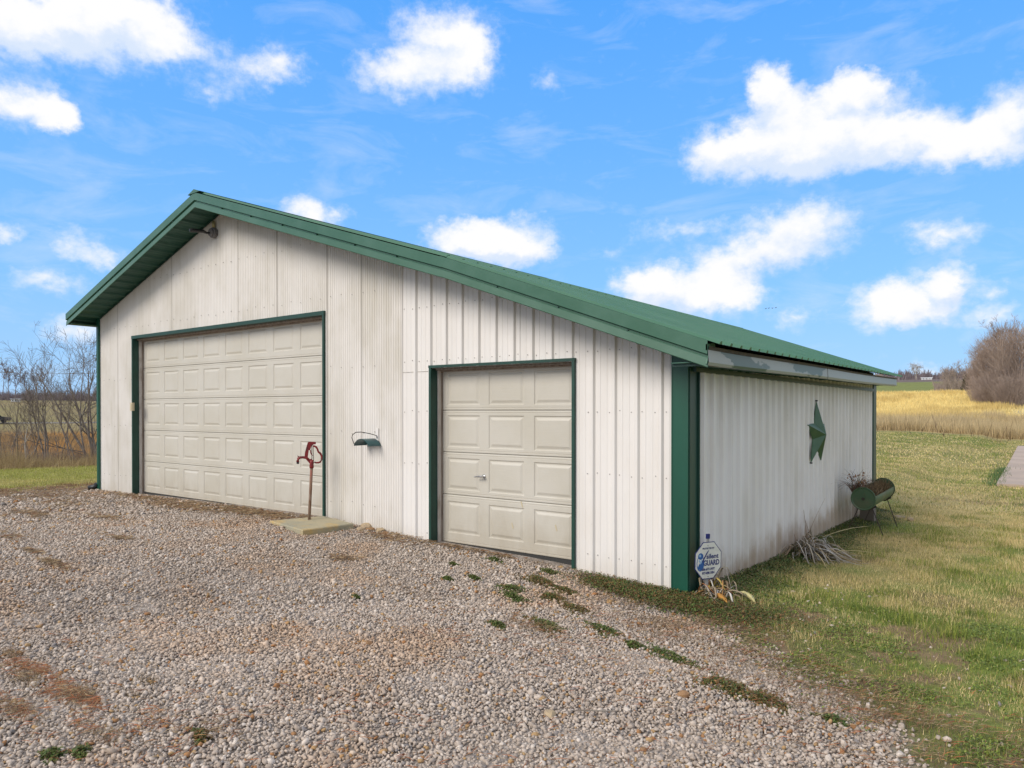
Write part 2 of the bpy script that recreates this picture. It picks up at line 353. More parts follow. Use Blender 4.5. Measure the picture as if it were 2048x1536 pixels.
t = M['fascia'].node_tree; b = t.nodes['Principled BSDF']; g = N(t, 'ShaderNodeNewGeometry'); s = N(t, 'ShaderNodeSeparateXYZ'); link(t, g.outputs['Position'], s.inputs[0])
f_ = mth(t, 'ADD', noise(t, vmth(t, 'MULTIPLY', g.outputs['Position'], (1, 1, 3.5)), 1.15, 6, .55), maprange(t, s.outputs[1], 1.2, 5.0, .06, -.16))
link(t, mixc(t, maprange(t, f_, .50, .54, 0, 1, True), (.27, .29, .255), (.03, .08, .06)), b.inputs['Base Color'])
def ground_mat():
    m = bpy.data.materials.new('ground_soil_and_turf'); m.use_nodes = True; t = m.node_tree; b = t.nodes['Principled BSDF']
    a = N(t, 'ShaderNodeAttribute'); a.attribute_name = 'Col'
    ga = N(t, 'ShaderNodeAttribute'); ga.attribute_name = 'Grav'
    g = N(t, 'ShaderNodeNewGeometry'); pos = g.outputs['Position']
    n1 = noise(t, pos, 22, 6, .7); n2 = noise(t, pos, 2.2, 5, .6); n3 = noise(t, vmth(t, 'MULTIPLY', pos, (1, .35, 1)), .5, 5, .6)
    k = mth(t, 'MULTIPLY', maprange(t, n1, .25, .75, .60, 1.40), maprange(t, n2, .3, .7, .82, 1.18))
    k = mth(t, 'MULTIPLY', k, maprange(t, n3, .3, .7, .85, 1.15))
    c = vmth(t, 'SCALE', a.outputs['Color'], None); link(t, k, c.node.inputs['Scale'])
    vo = N(t, 'ShaderNodeTexVoronoi'); vo.inputs['Scale'].default_value = 30; link(t, pos, vo.inputs['Vector'])
    cr = N(t, 'ShaderNodeSeparateColor'); link(t, vo.outputs['Color'], cr.inputs[0])
    sc = mixc(t, cr.outputs[0], (.28, .24, .205), (.46, .41, .36)); sc = mixc(t, maprange(t, vo.outputs['Distance'], .3, .75, 0, .6), sc, (.15, .12, .095))
    f = mth(t, 'MULTIPLY', ga.outputs['Fac'], 1.0)
    link(t, mixc(t, f, c, sc), b.inputs['Base Color']); b.inputs['Roughness'].default_value = .95; b.inputs['Specular IOR Level'].default_value = .15
    bn = N(t, 'ShaderNodeBump'); bn.inputs['Distance'].default_value = .02; link(t, n1, bn.inputs['Height']); link(t, bn.outputs[0], b.inputs['Normal'])
    return m
M['ground'] = ground_mat()

# ------------------------------------------------------------------ ground sheet
def ground_col(x, y):
    """turf and soil colours of the land (broad patches; blades and chips stand on it)"""
    r = np.hypot(x - CAM[0], y - CAM[1])*.83; a = np.degrees(np.arctan2(x - CAM[0], y - CAM[1]))
    n = fbm(x, y, 1.6, 11)[..., None]; nb = fbm(x, y * .5, 5., 12)[..., None]; nf = fbm(x, y, 14, 13)[..., None]
    green, tan_, brown = C3(.12, .155, .036), C3(.34, .27, .12), C3(.17, .115, .065)
    c = lerp(green, tan_, ss(.42, .62, n * .5 + nb * .5)); c = lerp(c, brown, ss(.60, .75, fbm(x, y, .8, 15))[..., None] * .6)
    pt_ = (ss(.54, .66, fbm(x, y, .30, 57)) * ss(1.2, .2, y) * ss(19.8, 20.4, x))[..., None]; c = lerp(c, lerp(C3(.20,.145,.08), C3(.13,.095,.055), n), pt_)
    far_l = lerp(C3(.20, .20, .06), C3(.27, .23, .09), nb)
    # right: lawn, brown strip, golden field, green field, woods
    gold = lerp(C3(.64, .50, .19), C3(.50, .37, .13), ss(.5, .75, fbm(x, y, 6, 16))[..., None])
    rr = lerp(c * 1.25, C3(.15, .16, .05), ss(8, 20, y)[..., None] * .6)
    rr = lerp(rr, C3(.10, .075, .035), (ss(38, 41, y) * ss(47, 44, y))[..., None] * ss(.45, .55, nb))
    rr = lerp(rr, C3(.34, .27, .13), ss(45, 48, y)[..., None]); rr = lerp(rr, gold, ss(60, 70, y - 22*ss(14, 21, x))[..., None])
    rr = lerp(rr, C3(.17, .19, .055), ss(145, 150, y)[..., None]); rr = lerp(rr, C3(.14, .11, .10), ss(310, 330, y)[..., None])
    # left: lawn, brush hollow, orange grass, pasture, woods
    ll = np.where((r < 17.6)[..., None], far_l * 1.15, C3(.20, .135, .065))
    ll = lerp(ll, lerp(C3(.34, .17, .05), C3(.22, .14, .06), nf), ss(40, 55, r)[..., None])
    ll = lerp(ll, lerp(C3(.25, .19, .10), C3(.20, .18, .07), nf), ss(80, 110, r)[..., None])
    ll = lerp(ll, C3(.17, .13, .12), ss(252, 262, r)[..., None])
    dl = ss(10.2, 9.0, x)[..., None] * ss(6.9, 7.6, x)[..., None]
    ll = lerp(ll, lerp(C3(.17, .10, .06), C3(.30, .23, .14), n), dl)
    wl = ss(-40, -55, a)[..., None]
    return lerp(rr, ll, wl)
rings = np.concatenate([np.arange(.01, 12, .07), np.arange(12, 30, .18), np.geomspace(30, 1500, 130)])
angs = np.concatenate([np.linspace(-82, 8, 560, endpoint=False), np.linspace(8, 278, 150, endpoint=False)])
RR, AA = np.meshgrid(rings, np.radians(angs), indexing='ij')
GX = CAM[0] + RR * np.sin(AA); GY = CAM[1] + RR * np.cos(AA)
GZ = H(GX, GY) + (fbm(GX, GY, .35, 21) - .5) * .025 * ss(60, 20, RR) + (fbm(GX, GY, 9, 22) - .5) * .5 * ss(40, 90, RR)
nr, na = RR.shape
V = np.stack([GX, GY, GZ], -1).reshape(-1, 3)
i, j = np.meshgrid(np.arange(nr - 1), np.arange(na), indexing='ij'); j2 = (j + 1) % na
F = np.stack([i*na+j, i*na+j2, (i+1)*na+j2, (i+1)*na+j], -1).reshape(-1, 4)
g_, d_ = gravel_mask(V[:, 0], V[:, 1])
gc = ground_col(V[:, 0], V[:, 1])
near_edge = (ss(1.3, .1, d_) * ss(-.6, 0, d_) * (np.hypot(V[:,0]-CAM[0], V[:,1]-CAM[1]) < 9))[:, None]
gc = lerp(gc, C3(.15, .105, .065), near_edge * .6)
ground = npmesh('ground', V, F[:, ::-1], gc, M['ground'], smooth=True)
ga = ground.data.attributes.new('Grav', 'FLOAT', 'POINT'); ga.data.foreach_set('value', g_.astype(np.float32))
tag(ground, kind='structure')
# ------------------------------------------------------------------ the metal garage
D = 8.15; XL, XS, XR = 8.90, 16.545, 20.0
A0, PK, JT, RE = (8.703, 3.261), (12.941, 4.605), (17.593, 3.104), (20.34, 2.102)
def roofz(x, y=0.):
    z = float(np.interp(x, [A0[0], PK[0], JT[0], 20.6], [A0[1], PK[1], JT[1], RE[1] - .26 * .3647]))
    return z + .0095 * max(y, 0)
def topz(x, y=0.): return roofz(x, y) - .075
G = thing('metal_garage', (14.5, 0, .1), 'white metal garage with green steel roof and trim and two beige overhead doors', 'garage')
def breaks(a, b, kind, ph=0.):
    """(s, height) samples of the sheet's cross section between a and b"""
    out = []
    if kind == 'corr':
        p = .0400; n = int(round((b - a) / p * 8))
        for k in range(n + 1):
            s = a + (b - a) * k / n; out.append((s, .0052 * math.sin(2 * math.pi * (s - a) / p)))
    else:
        p = .2286; k0 = math.floor((a - ph) / p) - 1; big = kind == 'side'
        pts = []
        for k in range(k0, k0 + int((b - a) / p) + 4):
            c = ph + k * p
            pts += [(c-.048, 0), (c-.040, .004), (c-.022, .032), (c-.014, .036), (c+.014, .036), (c+.022, .032), (c+.040, .004), (c+.048, 0)] if big else [(c-.029, 0), (c-.014, .024), (c+.014, .024), (c+.029, 0)]
            for q in (.080, .148): pts += [(c+q-.008, 0), (c+q-.003, .003), (c+q+.003, .003), (c+q+.008, 0)]
        ss_ = [q[0] for q in pts]; hh = [q[1] for q in pts]
        out = [(a, float(np.interp(a, ss_, hh)))] + [q for q in pts if a < q[0] < b] + [(b, float(np.interp(b, ss_, hh)))]
    return out
def sheet(a, b, kind, zb, zt, place, ph=0., proud=0., openings=()):
    """vertical sheet; place(s, h, z) gives the point; openings: (s0, s1, ztop) cut from below"""
    pr_ = breaks(a, b, kind, ph); mb = MB(); cuts = sorted({c for o in openings for c in o[:2] if a < c < b})
    ss_ = [q[0] for q in pr_]; hh = [q[1] for q in pr_]
    allp = sorted(set(ss_) | set(cuts))
    for s0, s1 in zip(allp[:-1], allp[1:]):
        mid = (s0 + s1) / 2; z0a, z0b = zb(s0), zb(s1)
        for o in openings:
            if o[0] < mid < o[1]: z0a = z0b = o[2]
        h0, h1 = (float(np.interp(q, ss_, hh)) + proud for q in (s0, s1))
        mb.add([place(s0, h0, z0a), place(s1, h1, z0b), place(s1, h1, zt(s1)), place(s0, h0, zt(s0))], [(0, 1, 2, 3)])
    # turned side edges give the sheet its thickness
    for s, h in ((a, hh[0] + proud), (b, hh[-1] + proud)):
        z0 = zb(s)
        for o in openings:
            if o[0] <= s <= o[1]: z0 = o[2]
        mb.add([place(s, h, z0), place(s, h - .004, z0), place(s, h - .004, zt(s)), place(s, h, zt(s))], [(0, 1, 2, 3)])
    return mb
front = lambda s, h, z: (s, -h, z)
side = lambda s, h, z: (XR + h, s, z)
D1 = (10.171, 15.197, 2.816); D2 = (16.998, 18.876, 2.061)
OP = ((D1[0]+.02, D1[1]-.02, D1[2]-.03), (D2[0]+.02, D2[1]-.02, D2[2]-.03))
zbf = lambda s: float(H(s, 0.)) - .06
seams = [8.93, 9.62, 10.53, 11.44, 12.36, 13.27, 14.19, 14.75, 15.23, 15.873, XS + .02]
for k, (a, b) in enumerate(zip(seams[:-1], seams[1:])):
    obj('siding_sheet', sheet(a + .0015, b - .0015, 'corr', zbf, lambda s: topz(s), front, proud=.002 * (k % 2) - .004, openings=OP), M['corr'], G)
rs = [XS + .02, 17.31, 18.224, 19.139, 19.93]
for k, (a, b) in enumerate(zip(rs[:-1], rs[1:])):
    obj('siding_sheet', sheet(a + .001, b - .001, 'rib', zbf, lambda s: topz(s), front, ph=XS, proud=.0025 * (k % 2), openings=OP), M['rib'], G)
# lap strips where the sheets join
mb = MB()
for s in (9.62, 11.44, 13.27, 14.19, 15.23, 15.873):
    mb.box((s-.0035, -.0035, max(zbf(s), D1[2]+.0 if D1[0] < s < D1[1] else -9)), (s+.0015, .004, topz(s) - .01))
tag(obj('sheet_lap_edges', mb, M['lap'], G), kind='stuff')
mb = MB().box((16.57, -.006, 2.000), (16.992, -.001, 2.0035)); obj('lap_seam', mb, M['lap'], G)
# backing wall, rear and left walls
mb = MB()
def wallpoly(y, openings):
    xs = sorted({XL+.03, XR-.02, PK[0], JT[0]} | {q for o in openings for q in o[:2]})
    for x0, x1 in zip(xs[:-1], xs[1:]):
        zb0 = -.3
        for o in openings:
            if o[0] < (x0+x1)/2 < o[1]: zb0 = o[2]
        mb.add([(x0, y, zb0), (x1, y, zb0), (x1, y, topz(x1)-.02), (x0, y, topz(x0)-.02)], [(0, 1, 2, 3)])
wallpoly(.025, OP)
obj('front_backing', mb, M['wood'], G)
obj('rear_wall', sheet(XL, XR, 'rib', lambda s: -.35, lambda s: topz(s, D), lambda s, h, z: (s, D + h, z)), M['rib'], G)
obj('left_wall', sheet(0.01, D, 'rib', lambda s: 0., lambda s: topz(XL) + .0095*s, lambda s, h, z: (XL - h, s, z)), M['side'], G)
zs = lambda s: float(H(20.02, s)) - .08
sy = [.177, .96, 1.87, 2.79, 3.70, 4.62, 5.53, 6.45, 7.36, D - .222]
for k, (a, b) in enumerate(zip(sy[:-1], sy[1:])):
    obj('side_siding_sheet', sheet(a + .001, b - .001, 'side', zs, lambda s: 1.985 + .0075*s, side, ph=.05, proud=.0025*(k % 2)), M['side'], G)
# corner posts
def zpost(x, y): return H1(x, y) - .08
mb = MB().box((19.862, -.030, -.12), (20.004, -.004, 2.10)).box((19.855, -.034, -.12), (19.866, -.0302, 2.10))
obj('corner_return', MB().box((19.99, -.0038, -.12), (20.012, .175, 1.945)).box((20.0125, .160, -.12), (20.03, .176, 1.945)), M['trimdark'], G)  # darker green than the post: shade on the side face put into its colour
obj('corner_post', mb, M['trim'], G)
mb = MB().box((XL - .035, -.032, .06), (XL + .035, .06, 3.26)).box((XL+.035, -.027, .06), (XL+.05, -.002, 3.27)); obj('corner_trim', mb, M['trim'], G)
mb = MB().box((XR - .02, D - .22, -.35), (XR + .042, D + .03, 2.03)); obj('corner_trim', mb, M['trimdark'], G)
# screws
def screws(name, spots):
    mb = MB()
    for x, y, z, ax in spots:
        o = Vector((x, y, z)); u = Vector((0, 0, 1)); v = Vector((1, 0, 0)) if ax == 'y' else Vector((0, 1, 0)); n = v.cross(u) if ax == 'y' else Vector((1, 0, 0))
        if ax == 'y': n = Vector((0, -1, 0))
        poly = [(math.cos(t)*.0050, math.sin(t)*.0050) for t in [k*math.pi/3 for k in range(6)]]
        mb.prism(poly, n, o, u, v, 0, .006)
    o = obj(name, mb, M['screw'], G); tag(o, kind='stuff')
sp_ = []
for k in range(15):
    c = XS + .2286 * k
    for z in (.22, .98, 1.56, 2.12, 2.72):
        for dx in (-.052, .052):
            x = c + dx
            if x > 19.86 or x < XS + .04 or z > topz(x) - .08 or z < H1(x, 0) + .1 or (D2[0]-.01 < x < D2[1]+.01 and z < D2[2]+.02): continue
            sp_.append((x + random.uniform(-.005, .005), -.001, z + random.uniform(-.012, .012), 'y'))
for k in range(36):
    x = 9.1 + k * .2
    for z in (.45, 1.3, 2.1, 2.98, 3.7):
        if z > topz(x) - .1 or (D1[0]-.05 < x < D1[1]+.05 and z < D1[2]+.05) or x > 16.4: continue
        sp_.append((x, -.001, z + random.uniform(-.02, .02), 'y'))
screws('screws', sp_)
screws('side_screws', [(XR+.001, .05 + .2286*k + .052, z, 'x') for k in range(35) for z in (.1, .72, 1.32, 1.86) if .05 + .2286*k + .052 < D - .25 and z > zs(.2286*k) + .12])
# roof
def rprof(a, b, x0, x1, extra=0.):
    """ribbed roof sheet covering y a..b between roof positions x0 and x1"""
    pr_ = breaks(a, b, 'rib', ph=-.40); mb = MB(); n = len(pr_)
    sl = (roofz(x1) - roofz(x0)) / (x1 - x0); nx = -sl / math.hypot(1, sl); nz = 1 / math.hypot(1, sl)
    vs = []
    for x in (x0, x1): vs += [(x + nx*h, y, roofz(x, y) + .012 + extra + nz*h) for y, h in pr_]
    vs += [(x1 + 0, y, roofz(x1, y) + .010 + extra) for y, h in pr_]
    fs = [(i, i+1, n+i+1, n+i) for i in range(n-1)] + [(n+i, n+i+1, 2*n+i+1, 2*n+i) for i in range(n-1)]
    return mb.add(vs, fs)
ys = [-.44] + [-.40 + .9144*k + .46 for k in range(9)] + [8.32]
for y0, y1 in zip(ys[:-1], ys[1:]):
    obj('roof_sheet', rprof(y0, y1, PK[0] + .01, JT[0] + .03), M['roof'], G)
    obj('roof_sheet', rprof(y0, y1, JT[0] - .02, 20.425, -.006), M['roof'], G)
    obj('roof_sheet', rprof(y0, y1, PK[0] - .01, A0[0] - .03), M['roof'], G)
mb = MB()
for x0, x1 in ((A0[0], PK[0]), (PK[0], JT[0]), (JT[0], 20.33)):
    mb.add([(x0, -.42, roofz(x0)-.02), (x1, -.42, roofz(x1)-.02), (x1, 8.28, roofz(x1, 8.28)-.02), (x0, 8.28, roofz(x0, 8.28)-.02)], [(0, 1, 2, 3)])
obj('roof_deck', mb, M['trimdark'], G)
mb = MB().add([(PK[0]-.16, -.47, PK[1]-.015), (PK[0], -.47, PK[1]+.042), (PK[0]+.16, -.47, PK[1]-.010), (PK[0]-.16, 8.33, PK[1]+.064), (PK[0], 8.33, PK[1]+.121), (PK[0]+.16, 8.33, PK[1]+.069)], [(0,1,4,3), (1,2,5,4), (0,1,2)])
obj('ridge_cap', mb, M['rake'], G)
# rake boards: box trim with a groove and a kicked-out lower band
RP = [(-.14, .034), (-.462, .034), (-.462, -.070), (-.436, -.080), (-.436, -.093), (-.450, -.096), (-.450, -.103), (-.455, -.168), (-.450, -.174), (-.436, -.150), (-.436, -.10)]
def rake(A, B, lab=None, pr_=RP):
    mb = MB().extr(pr_, (A[0], 0, A[1]), (B[0], 0, B[1]))
    return obj('rake_trim', mb, M['rake'], G)
rake((A0[0]-.01, A0[1]-.034), (PK[0], PK[1]-.034)); rake((PK[0], PK[1]-.034), (JT[0], JT[1]-.034))
RP2 = [(p[0]-.004, p[1]+.003) for p in RP]
rake((JT[0]-.02, JT[1]-.027), (20.345, RE[1]-.034), pr_=RP2)
mb = MB()
for A, B in ((A0, PK), (PK, JT), (JT, RE)):
    n_ = max(2, int(math.hypot(B[0]-A[0], B[1]-A[1]) / .62))
    for k in range(1, n_):
        x = A[0] + (B[0]-A[0])*k/n_; z = roofz(x) - .034
        mb.prism([(math.cos(t*1.047)*.008, math.sin(t*1.047)*.008) for t in range(6)], (0, -1, 0), (x, -.436, z - .087), (1, 0, 0), (0, 0, 1), 0, .02)
tag(obj('rake_screws', mb, M['trimdark'], G), kind='stuff')
# rake end cap with its little return at the low corner
mb = MB().prism([(-.466, -.02), (-.466, -.068), (-.436, -.08), (-.436, -.10), (-.474, -.172), (-.40, -.172), (-.30, -.10), (-.30, 0)], (1, 0, 0), (20.332, 0, RE[1]-.004), (0, 1, 0), (0, 0, 1), 0, .012)
obj('rake_end_cap', mb, M['rake'], G)
# soffits: ribbed green sheet under the overhang, one piece per panel
def soffit(x0, x1):
    mb = MB(); p = .2286; sgn = 1 if x1 > x0 else -1; a, b = sorted((x0, x1)); pts = [(q, h) for q, h in breaks(a, b, 'rib', ph=8.78)]; n = len(pts)
    vs = [(x, -.437, topz(x) - .045 - h*1.1) for x, h in pts] + [(x, -.002, topz(x) - .045 - h*1.1) for x, h in pts]
    mb.add(vs, [(i, i+1, n+i+1, n+i) for i in range(n-1)]); return mb
xs = [8.74, 9.63, 10.54, 11.46, 12.37, PK[0]]
for a, b in zip(xs[:-1], xs[1:]): obj('soffit_panel', soffit(a+.001, b-.001), M['soffit'], G)
xs = [PK[0], 13.86, 14.78, 15.69, 16.6, 17.5, 18.43, 19.34, 20.33]
for a, b in zip(xs[:-1], xs[1:]): obj('soffit_panel', soffit(a+.001, b-.001), M['soffit'], G)
for A, B in (((XL+.04, 0), (PK[0], 0)), ((PK[0], 0), (JT[0], 0)), ((JT[0], 0), (19.9, 0))):
    mb = MB(); za, zb_ = topz(A[0]) - .05, topz(B[0]) - .05
    mb.extr([(-.012, -.028), (-.024, -.028), (-.024, .0), (-.012, .0)], (A[0], 0, za), (B[0], 0, zb_), True); obj('wall_top_trim', mb, M['trimdark'], G)
# left eave board and its underside
mb = MB().box((A0[0]-.012, -.436, 3.075), (A0[0]+.006, D + .12, 3.215)).box((A0[0]+.006, -.43, 3.078), (XL-.035, D+.1, 3.088)); obj('eave_board', mb, M['rake'], G)
# right eave: chalked fascia in three lengths, dark drip strip, soffit boards
def ez(y): return .0095*max(y, 0) + .010*math.sin(max(0, min(1, (y-3)/5.2))*math.pi)*-1
for (a, b) in ((-.455, 3.30), (3.304, 6.70), (6.704, 8.24)):
    m_ = 6; mb = MB(); o = .003 if a > 3 and a < 6 else 0.
    for k in range(m_):
        y0 = a + (b-a)*k/m_; y1 = a + (b-a)*(k+1)/m_
        vs = []
        for y in (y0, y1):
            z = ez(y); vs += [(20.338+o, y, 2.035+z), (20.346+o, y, 2.035+z), (20.352+o, y, 1.940+z), (20.345+o, y, 1.918+z), (20.31, y, 1.916+z)]
        mb.add(vs, [(0,1,6,5), (1,2,7,6), (2,3,8,7), (3,4,9,8)])
    mb.add([(20.338+o, b, 2.035+ez(b)), (20.346+o, b, 2.035+ez(b)), (20.352+o, b, 1.94+ez(b)), (20.345+o, b, 1.918+ez(b)), (20.31, b, 1.916+ez(b))], [(0,1,2,3,4)])
    obj('fascia_board', mb, M['fascia'], G)
mb = MB()
for k in range(12):
    y0 = -.45 + 8.68*k/12; y1 = -.45 + 8.68*(k+1)/12
    mb.add([(20.350, y0, 2.036+ez(y0)), (20.350, y1, 2.036+ez(y1)), (20.356, y1, 2.062+ez(y1)*.9), (20.356, y0, 2.062+ez(y0)*.9), (20.33, y0, 2.036+ez(y0)), (20.33, y1, 2.036+ez(y1))], [(0,1,2,3), (4,5,1,0)])
obj('drip_edge', mb, M['rustdark'], G)
for k in range(9):
    y0 = -.43 + k*.963; mb = MB().box((20.03, y0, 1.945 + .0095*y0), (20.335, y0+.955, 1.953 + .0095*y0))
    for q in range(4): mb.box((20.035, y0+.10+q*.2286, 1.937 + .0095*y0), (20.33, y0+.125+q*.2286, 1.9445 + .0095*y0))
    obj('eave_soffit_panel', mb, M['soffit'], G)
mb = MB().box((20.03, -.40, 1.918), (20.33, -.385, 1.945)).box((20.0, .05, 1.90), (20.045, D, 1.944)); obj('soffit_edge_trim', mb, M['trimdark'], G)

# ------------------------------------------------------------------ garage doors
def door_trim(d, zb, hh):
    x0, x1, z = d; w = .030
    for nm, a, b in (('left', x0, x0+w), ('right', x1-w, x1)):
        mb = MB().box((a, -.030, zb(a)-.05), (b, -.002, z-hh))
        if nm == 'left': mb.box((b-.006, -.002, zb(a)-.05), (b+.001, .076, z-hh-.002))
        else: mb.box((a-.001, -.002, zb(a)-.05), (a+.006, .076, z-hh-.002))
        obj('door_trim', mb, M['trimdoor'], G)
    mb = MB().box((x0-.004, -.032, z-hh), (x1+.004, -.002, z+.002)).box((x0+.02, -.002, z-hh-.001), (x1-.02, .045, z-hh+.006)); obj('door_header_trim', mb, M['trimdoor'], G)
    mb = MB().box((x0+w+.002, .046, z-hh-.022), (x1-w-.002, .10, z-hh+.012)).box((x0+w, .101, z-hh-.036), (x1-w, .149, z-hh+.012)); obj('door_header_board', mb, M['wood'], G)
    for a, b in ((x0+w+.001, x0+w+.018), (x1-w-.018, x1-w-.001)):
        obj('door_jamb', MB().box((a, .077, zb(a)-.05), (b, .117, z-hh-.01)), M['jamb'], G)
    obj('rough_frame', MB().box((x0+w+.002, .118, zb(x0)-.1), (x0+w+.014, .2, z)), M['wood'], G)
    obj('rough_frame', MB().box((x1-w-.014, .118, zb(x0)-.1), (x1-w-.002, .2, z)), M['wood'], G)
zbd = lambda s: H1(s, 0)
door_trim(D1, zbd, .048); door_trim(D2, zbd, .026)
YD = .15
def panel_mesh(w, h):
    mb = MB(); r = [(0, 0), (.010, .0085), (.022, .0085), (.046, .0005), (.050, .0)]
    for (i0, y0), (i1, y1) in zip(r[:-1], r[1:]):
        a = [(i0, y0, i0), (w-i0, y0, i0), (w-i0, y0, h-i0), (i0, y0, h-i0)]; b = [(i1, y1, i1), (w-i1, y1, i1), (w-i1, y1, h-i1), (i1, y1, h-i1)]
        mb.add(a + b, [(0,1,5,4), (1,2,6,5), (2,3,7,6), (3,0,4,7)])
    i_, y_ = r[-1]; mb.add([(i_, y_, i_), (w-i_, y_, i_), (w-i_, y_, h-i_), (i_, y_, h-i_)], [(0,1,2,3)])
    me = bpy.data.meshes.new('raised_panel'); me.from_pydata(mb.v, [], mb.f); me.materials.append(M['door']); return me
def section(x0, x1, z0, z1, px, pw, pz0, pz1, pm, lip):
    mb = MB(); y = YD
    # bottom rail, top rail with shallow grooves and a rounded tongue
    prof_b = [(z0+.004, y+.012), (z0+.005, y+.003), (z0+.010, y), (z0+.026, y), (z0+.029, y+.003), (z0+.034, y), (pz0, y)]
    prof_t = [(pz1, y), (z1-.030, y), (z1-.026, y+.003), (z1-.022, y), (z1-.010, y), (z1-.003, y+.004), (z1-.001, y+.014)]
    for P in (prof_b, prof_t):
        for (za, ya), (zb_, yb) in zip(P[:-1], P[1:]): mb.add([(x0, ya, za), (x1, ya, za), (x1, yb, zb_), (x0, yb, zb_)], [(0,1,2,3)])
    xs_ = [x0] + [q for p in px for q in (p, p+pw)] + [x1]
    for a, b in zip(xs_[0::2], xs_[1::2]):
        if b > a: mb.add([(a, y, pz0), (b, y, pz0), (b, y, pz1), (a, y, pz1)], [(0,1,2,3)])
    mb.box((x0, y+.0145, z0), (x1, y+.04, z1))
    o = obj('door_section', mb, M['door'], G)
    for p in px:
        c = bpy.data.objects.new('raised_panel', pm); COL.objects.link(c); c.parent = o
        c.location = Vector((p, y, pz0)) - BASE[G]
    return o
h1 = .523; pm1 = panel_mesh(.455, .352); pm2 = panel_mesh(.463, .351)
for k in range(5):
    z0 = .189 + h1*k; section(10.222, 15.145, z0, z0+h1, [10.301+.597*q for q in range(8)], .455, z0+.098, z0+.098+.352, pm1, 0)
obj('door_seal', MB().box((10.24, YD, .135), (15.13, YD+.035, .190)), M['seal'], G)
h2 = .4655
for k in range(4):
    z0 = .172 + h2*k
    z0 = (.106, .638, 1.106, 1.569)[k]; z1 = (.638, 1.106, 1.569, 2.035)[k]; p0 = (z0+.11 if k == 0 else z0+.057)
    o = section(17.045, 18.832, z0, z1, [17.113+.587*q for q in range(3)], .463, p0, p0+.351, pm2, 0)
    if k == 1:
        mb = MB().tube([(17.638, YD, .865), (17.638, YD-.045, .865)], .010, 8).tube([(17.655, YD-.047, .866), (17.62, YD-.05, .866), (17.545, YD-.052, .858)], [.011, .012, .006], 8)
        mb.prism([(math.cos(t)*.022, math.sin(t)*.022) for t in [q*math.pi/6 for q in range(12)]], (0, -1, 0), (17.638, YD, .865), (1, 0, 0), (0, 0, 1), 0, .006)
        obj('door_handle', mb, M['steel'], o)
obj('door_seal', MB().box((17.06, YD, .062), (18.815, YD+.035, .105)), M['seal'], G)
# scratches of mud on the small door
mb = MB()
for x, z in ((18.02, .34), (18.56, .37), (18.14, .57)):
    mb.add([(x, YD-.002, z), (x+.012, YD-.002, z+.01), (x-.008, YD-.002, z+.07), (x-.02, YD-.002, z+.06)], [(0,1,2,3)])
obj('mud_marks', mb, M['beige'], G)

# ------------------------------------------------------------------ things fixed to the garage
b = (10.245, -.026, 1.62)
one('switch_box', MB().box((10.185, -.062, 1.565), (10.262, -.026, 1.70)).box((10.20, -.068, 1.585), (10.247, -.062, 1.68)), M['beige'], b, 'small beige switch box on the left trim of the large garage door', 'switch box')
T = thing('floodlight', (12.68, 0, 4.18), 'black gooseneck floodlight arm on a round grey box under the gable peak', 'light')
disc = lambda r, n=20: [(math.cos(2*math.pi*q/n)*r, math.sin(2*math.pi*q/n)*r) for q in range(n)]
obj('mounting_box', MB().prism(disc(.075), (0, -1, 0), (12.69, -.0, 4.165), (1, 0, 0), (0, 0, 1), 0, .055).prism(disc(.055), (0, -1, 0), (12.69, -.055, 4.165), (1, 0, 0), (0, 0, 1), 0, .03), M['greybox'], T)
obj('arm', MB().tube([(12.68, -.05, 4.160), (12.67, -.12, 4.150), (12.66, -.17, 4.165), (12.65, -.30, 4.150)], [.014, .016, .024, .022], 8), M['black'], T)
obj('lamp_head', MB().tube([(12.655, -.22, 4.160), (12.65, -.33, 4.148), (12.65, -.37, 4.142)], [.026, .030, .020], 10), M['black'], T)
obj('sensor_bulb', MB().tube([(12.70, -.03, 4.22), (12.70, -.035, 4.27), (12.70, -.035, 4.32), (12.70, -.035, 4.345)], [.012, .024, .022, .008], 10), M['brass'], T, smooth=True)
# hose hanger
T = thing('hose_hanger', (16.06, 0, 1.2), 'dark teal metal hose hanger with a wire guard on the corrugated wall', 'hose hanger')
mb = MB(); n = 12
arc = [(16.085 + .135*math.cos(t), 1.120 + .120*math.sin(t)) for t in [math.pi*(.10 + .80*q/n) for q in range(n+1)]]
vs = []
for y in (-.20, -.006):
    vs += [(x, y, z) for x, z in arc] + [(16.085+(x-16.085)*.965, y, 1.120+(z-1.120)*.955) for x, z in arc]
m_ = n + 1; fs = []
for q in range(n): fs += [(q, q+1, 2*m_+q+1, 2*m_+q), (m_+q, m_+q+1, 3*m_+q+1, 3*m_+q), (q, q+1, m_+q+1, m_+q), (2*m_+q, 2*m_+q+1, 3*m_+q+1, 3*m_+q)]
obj('saddle', mb.add(vs, fs), M['teal'], T)
obj('guard_wire', MB().tube([(15.965, -.20, 1.175), (15.93, -.205, 1.25), (15.95, -.21, 1.285), (16.01, -.21, 1.315), (16.08, -.19, 1.318), (16.14, -.12, 1.30), (16.16, -.03, 1.275), (16.15, -.012, 1.24)], .005, 6), M['black'], T)
obj('mounting_bracket', MB().box((16.13, -.014, 1.16), (16.17, -.0, 1.36)), M['rib'], T)
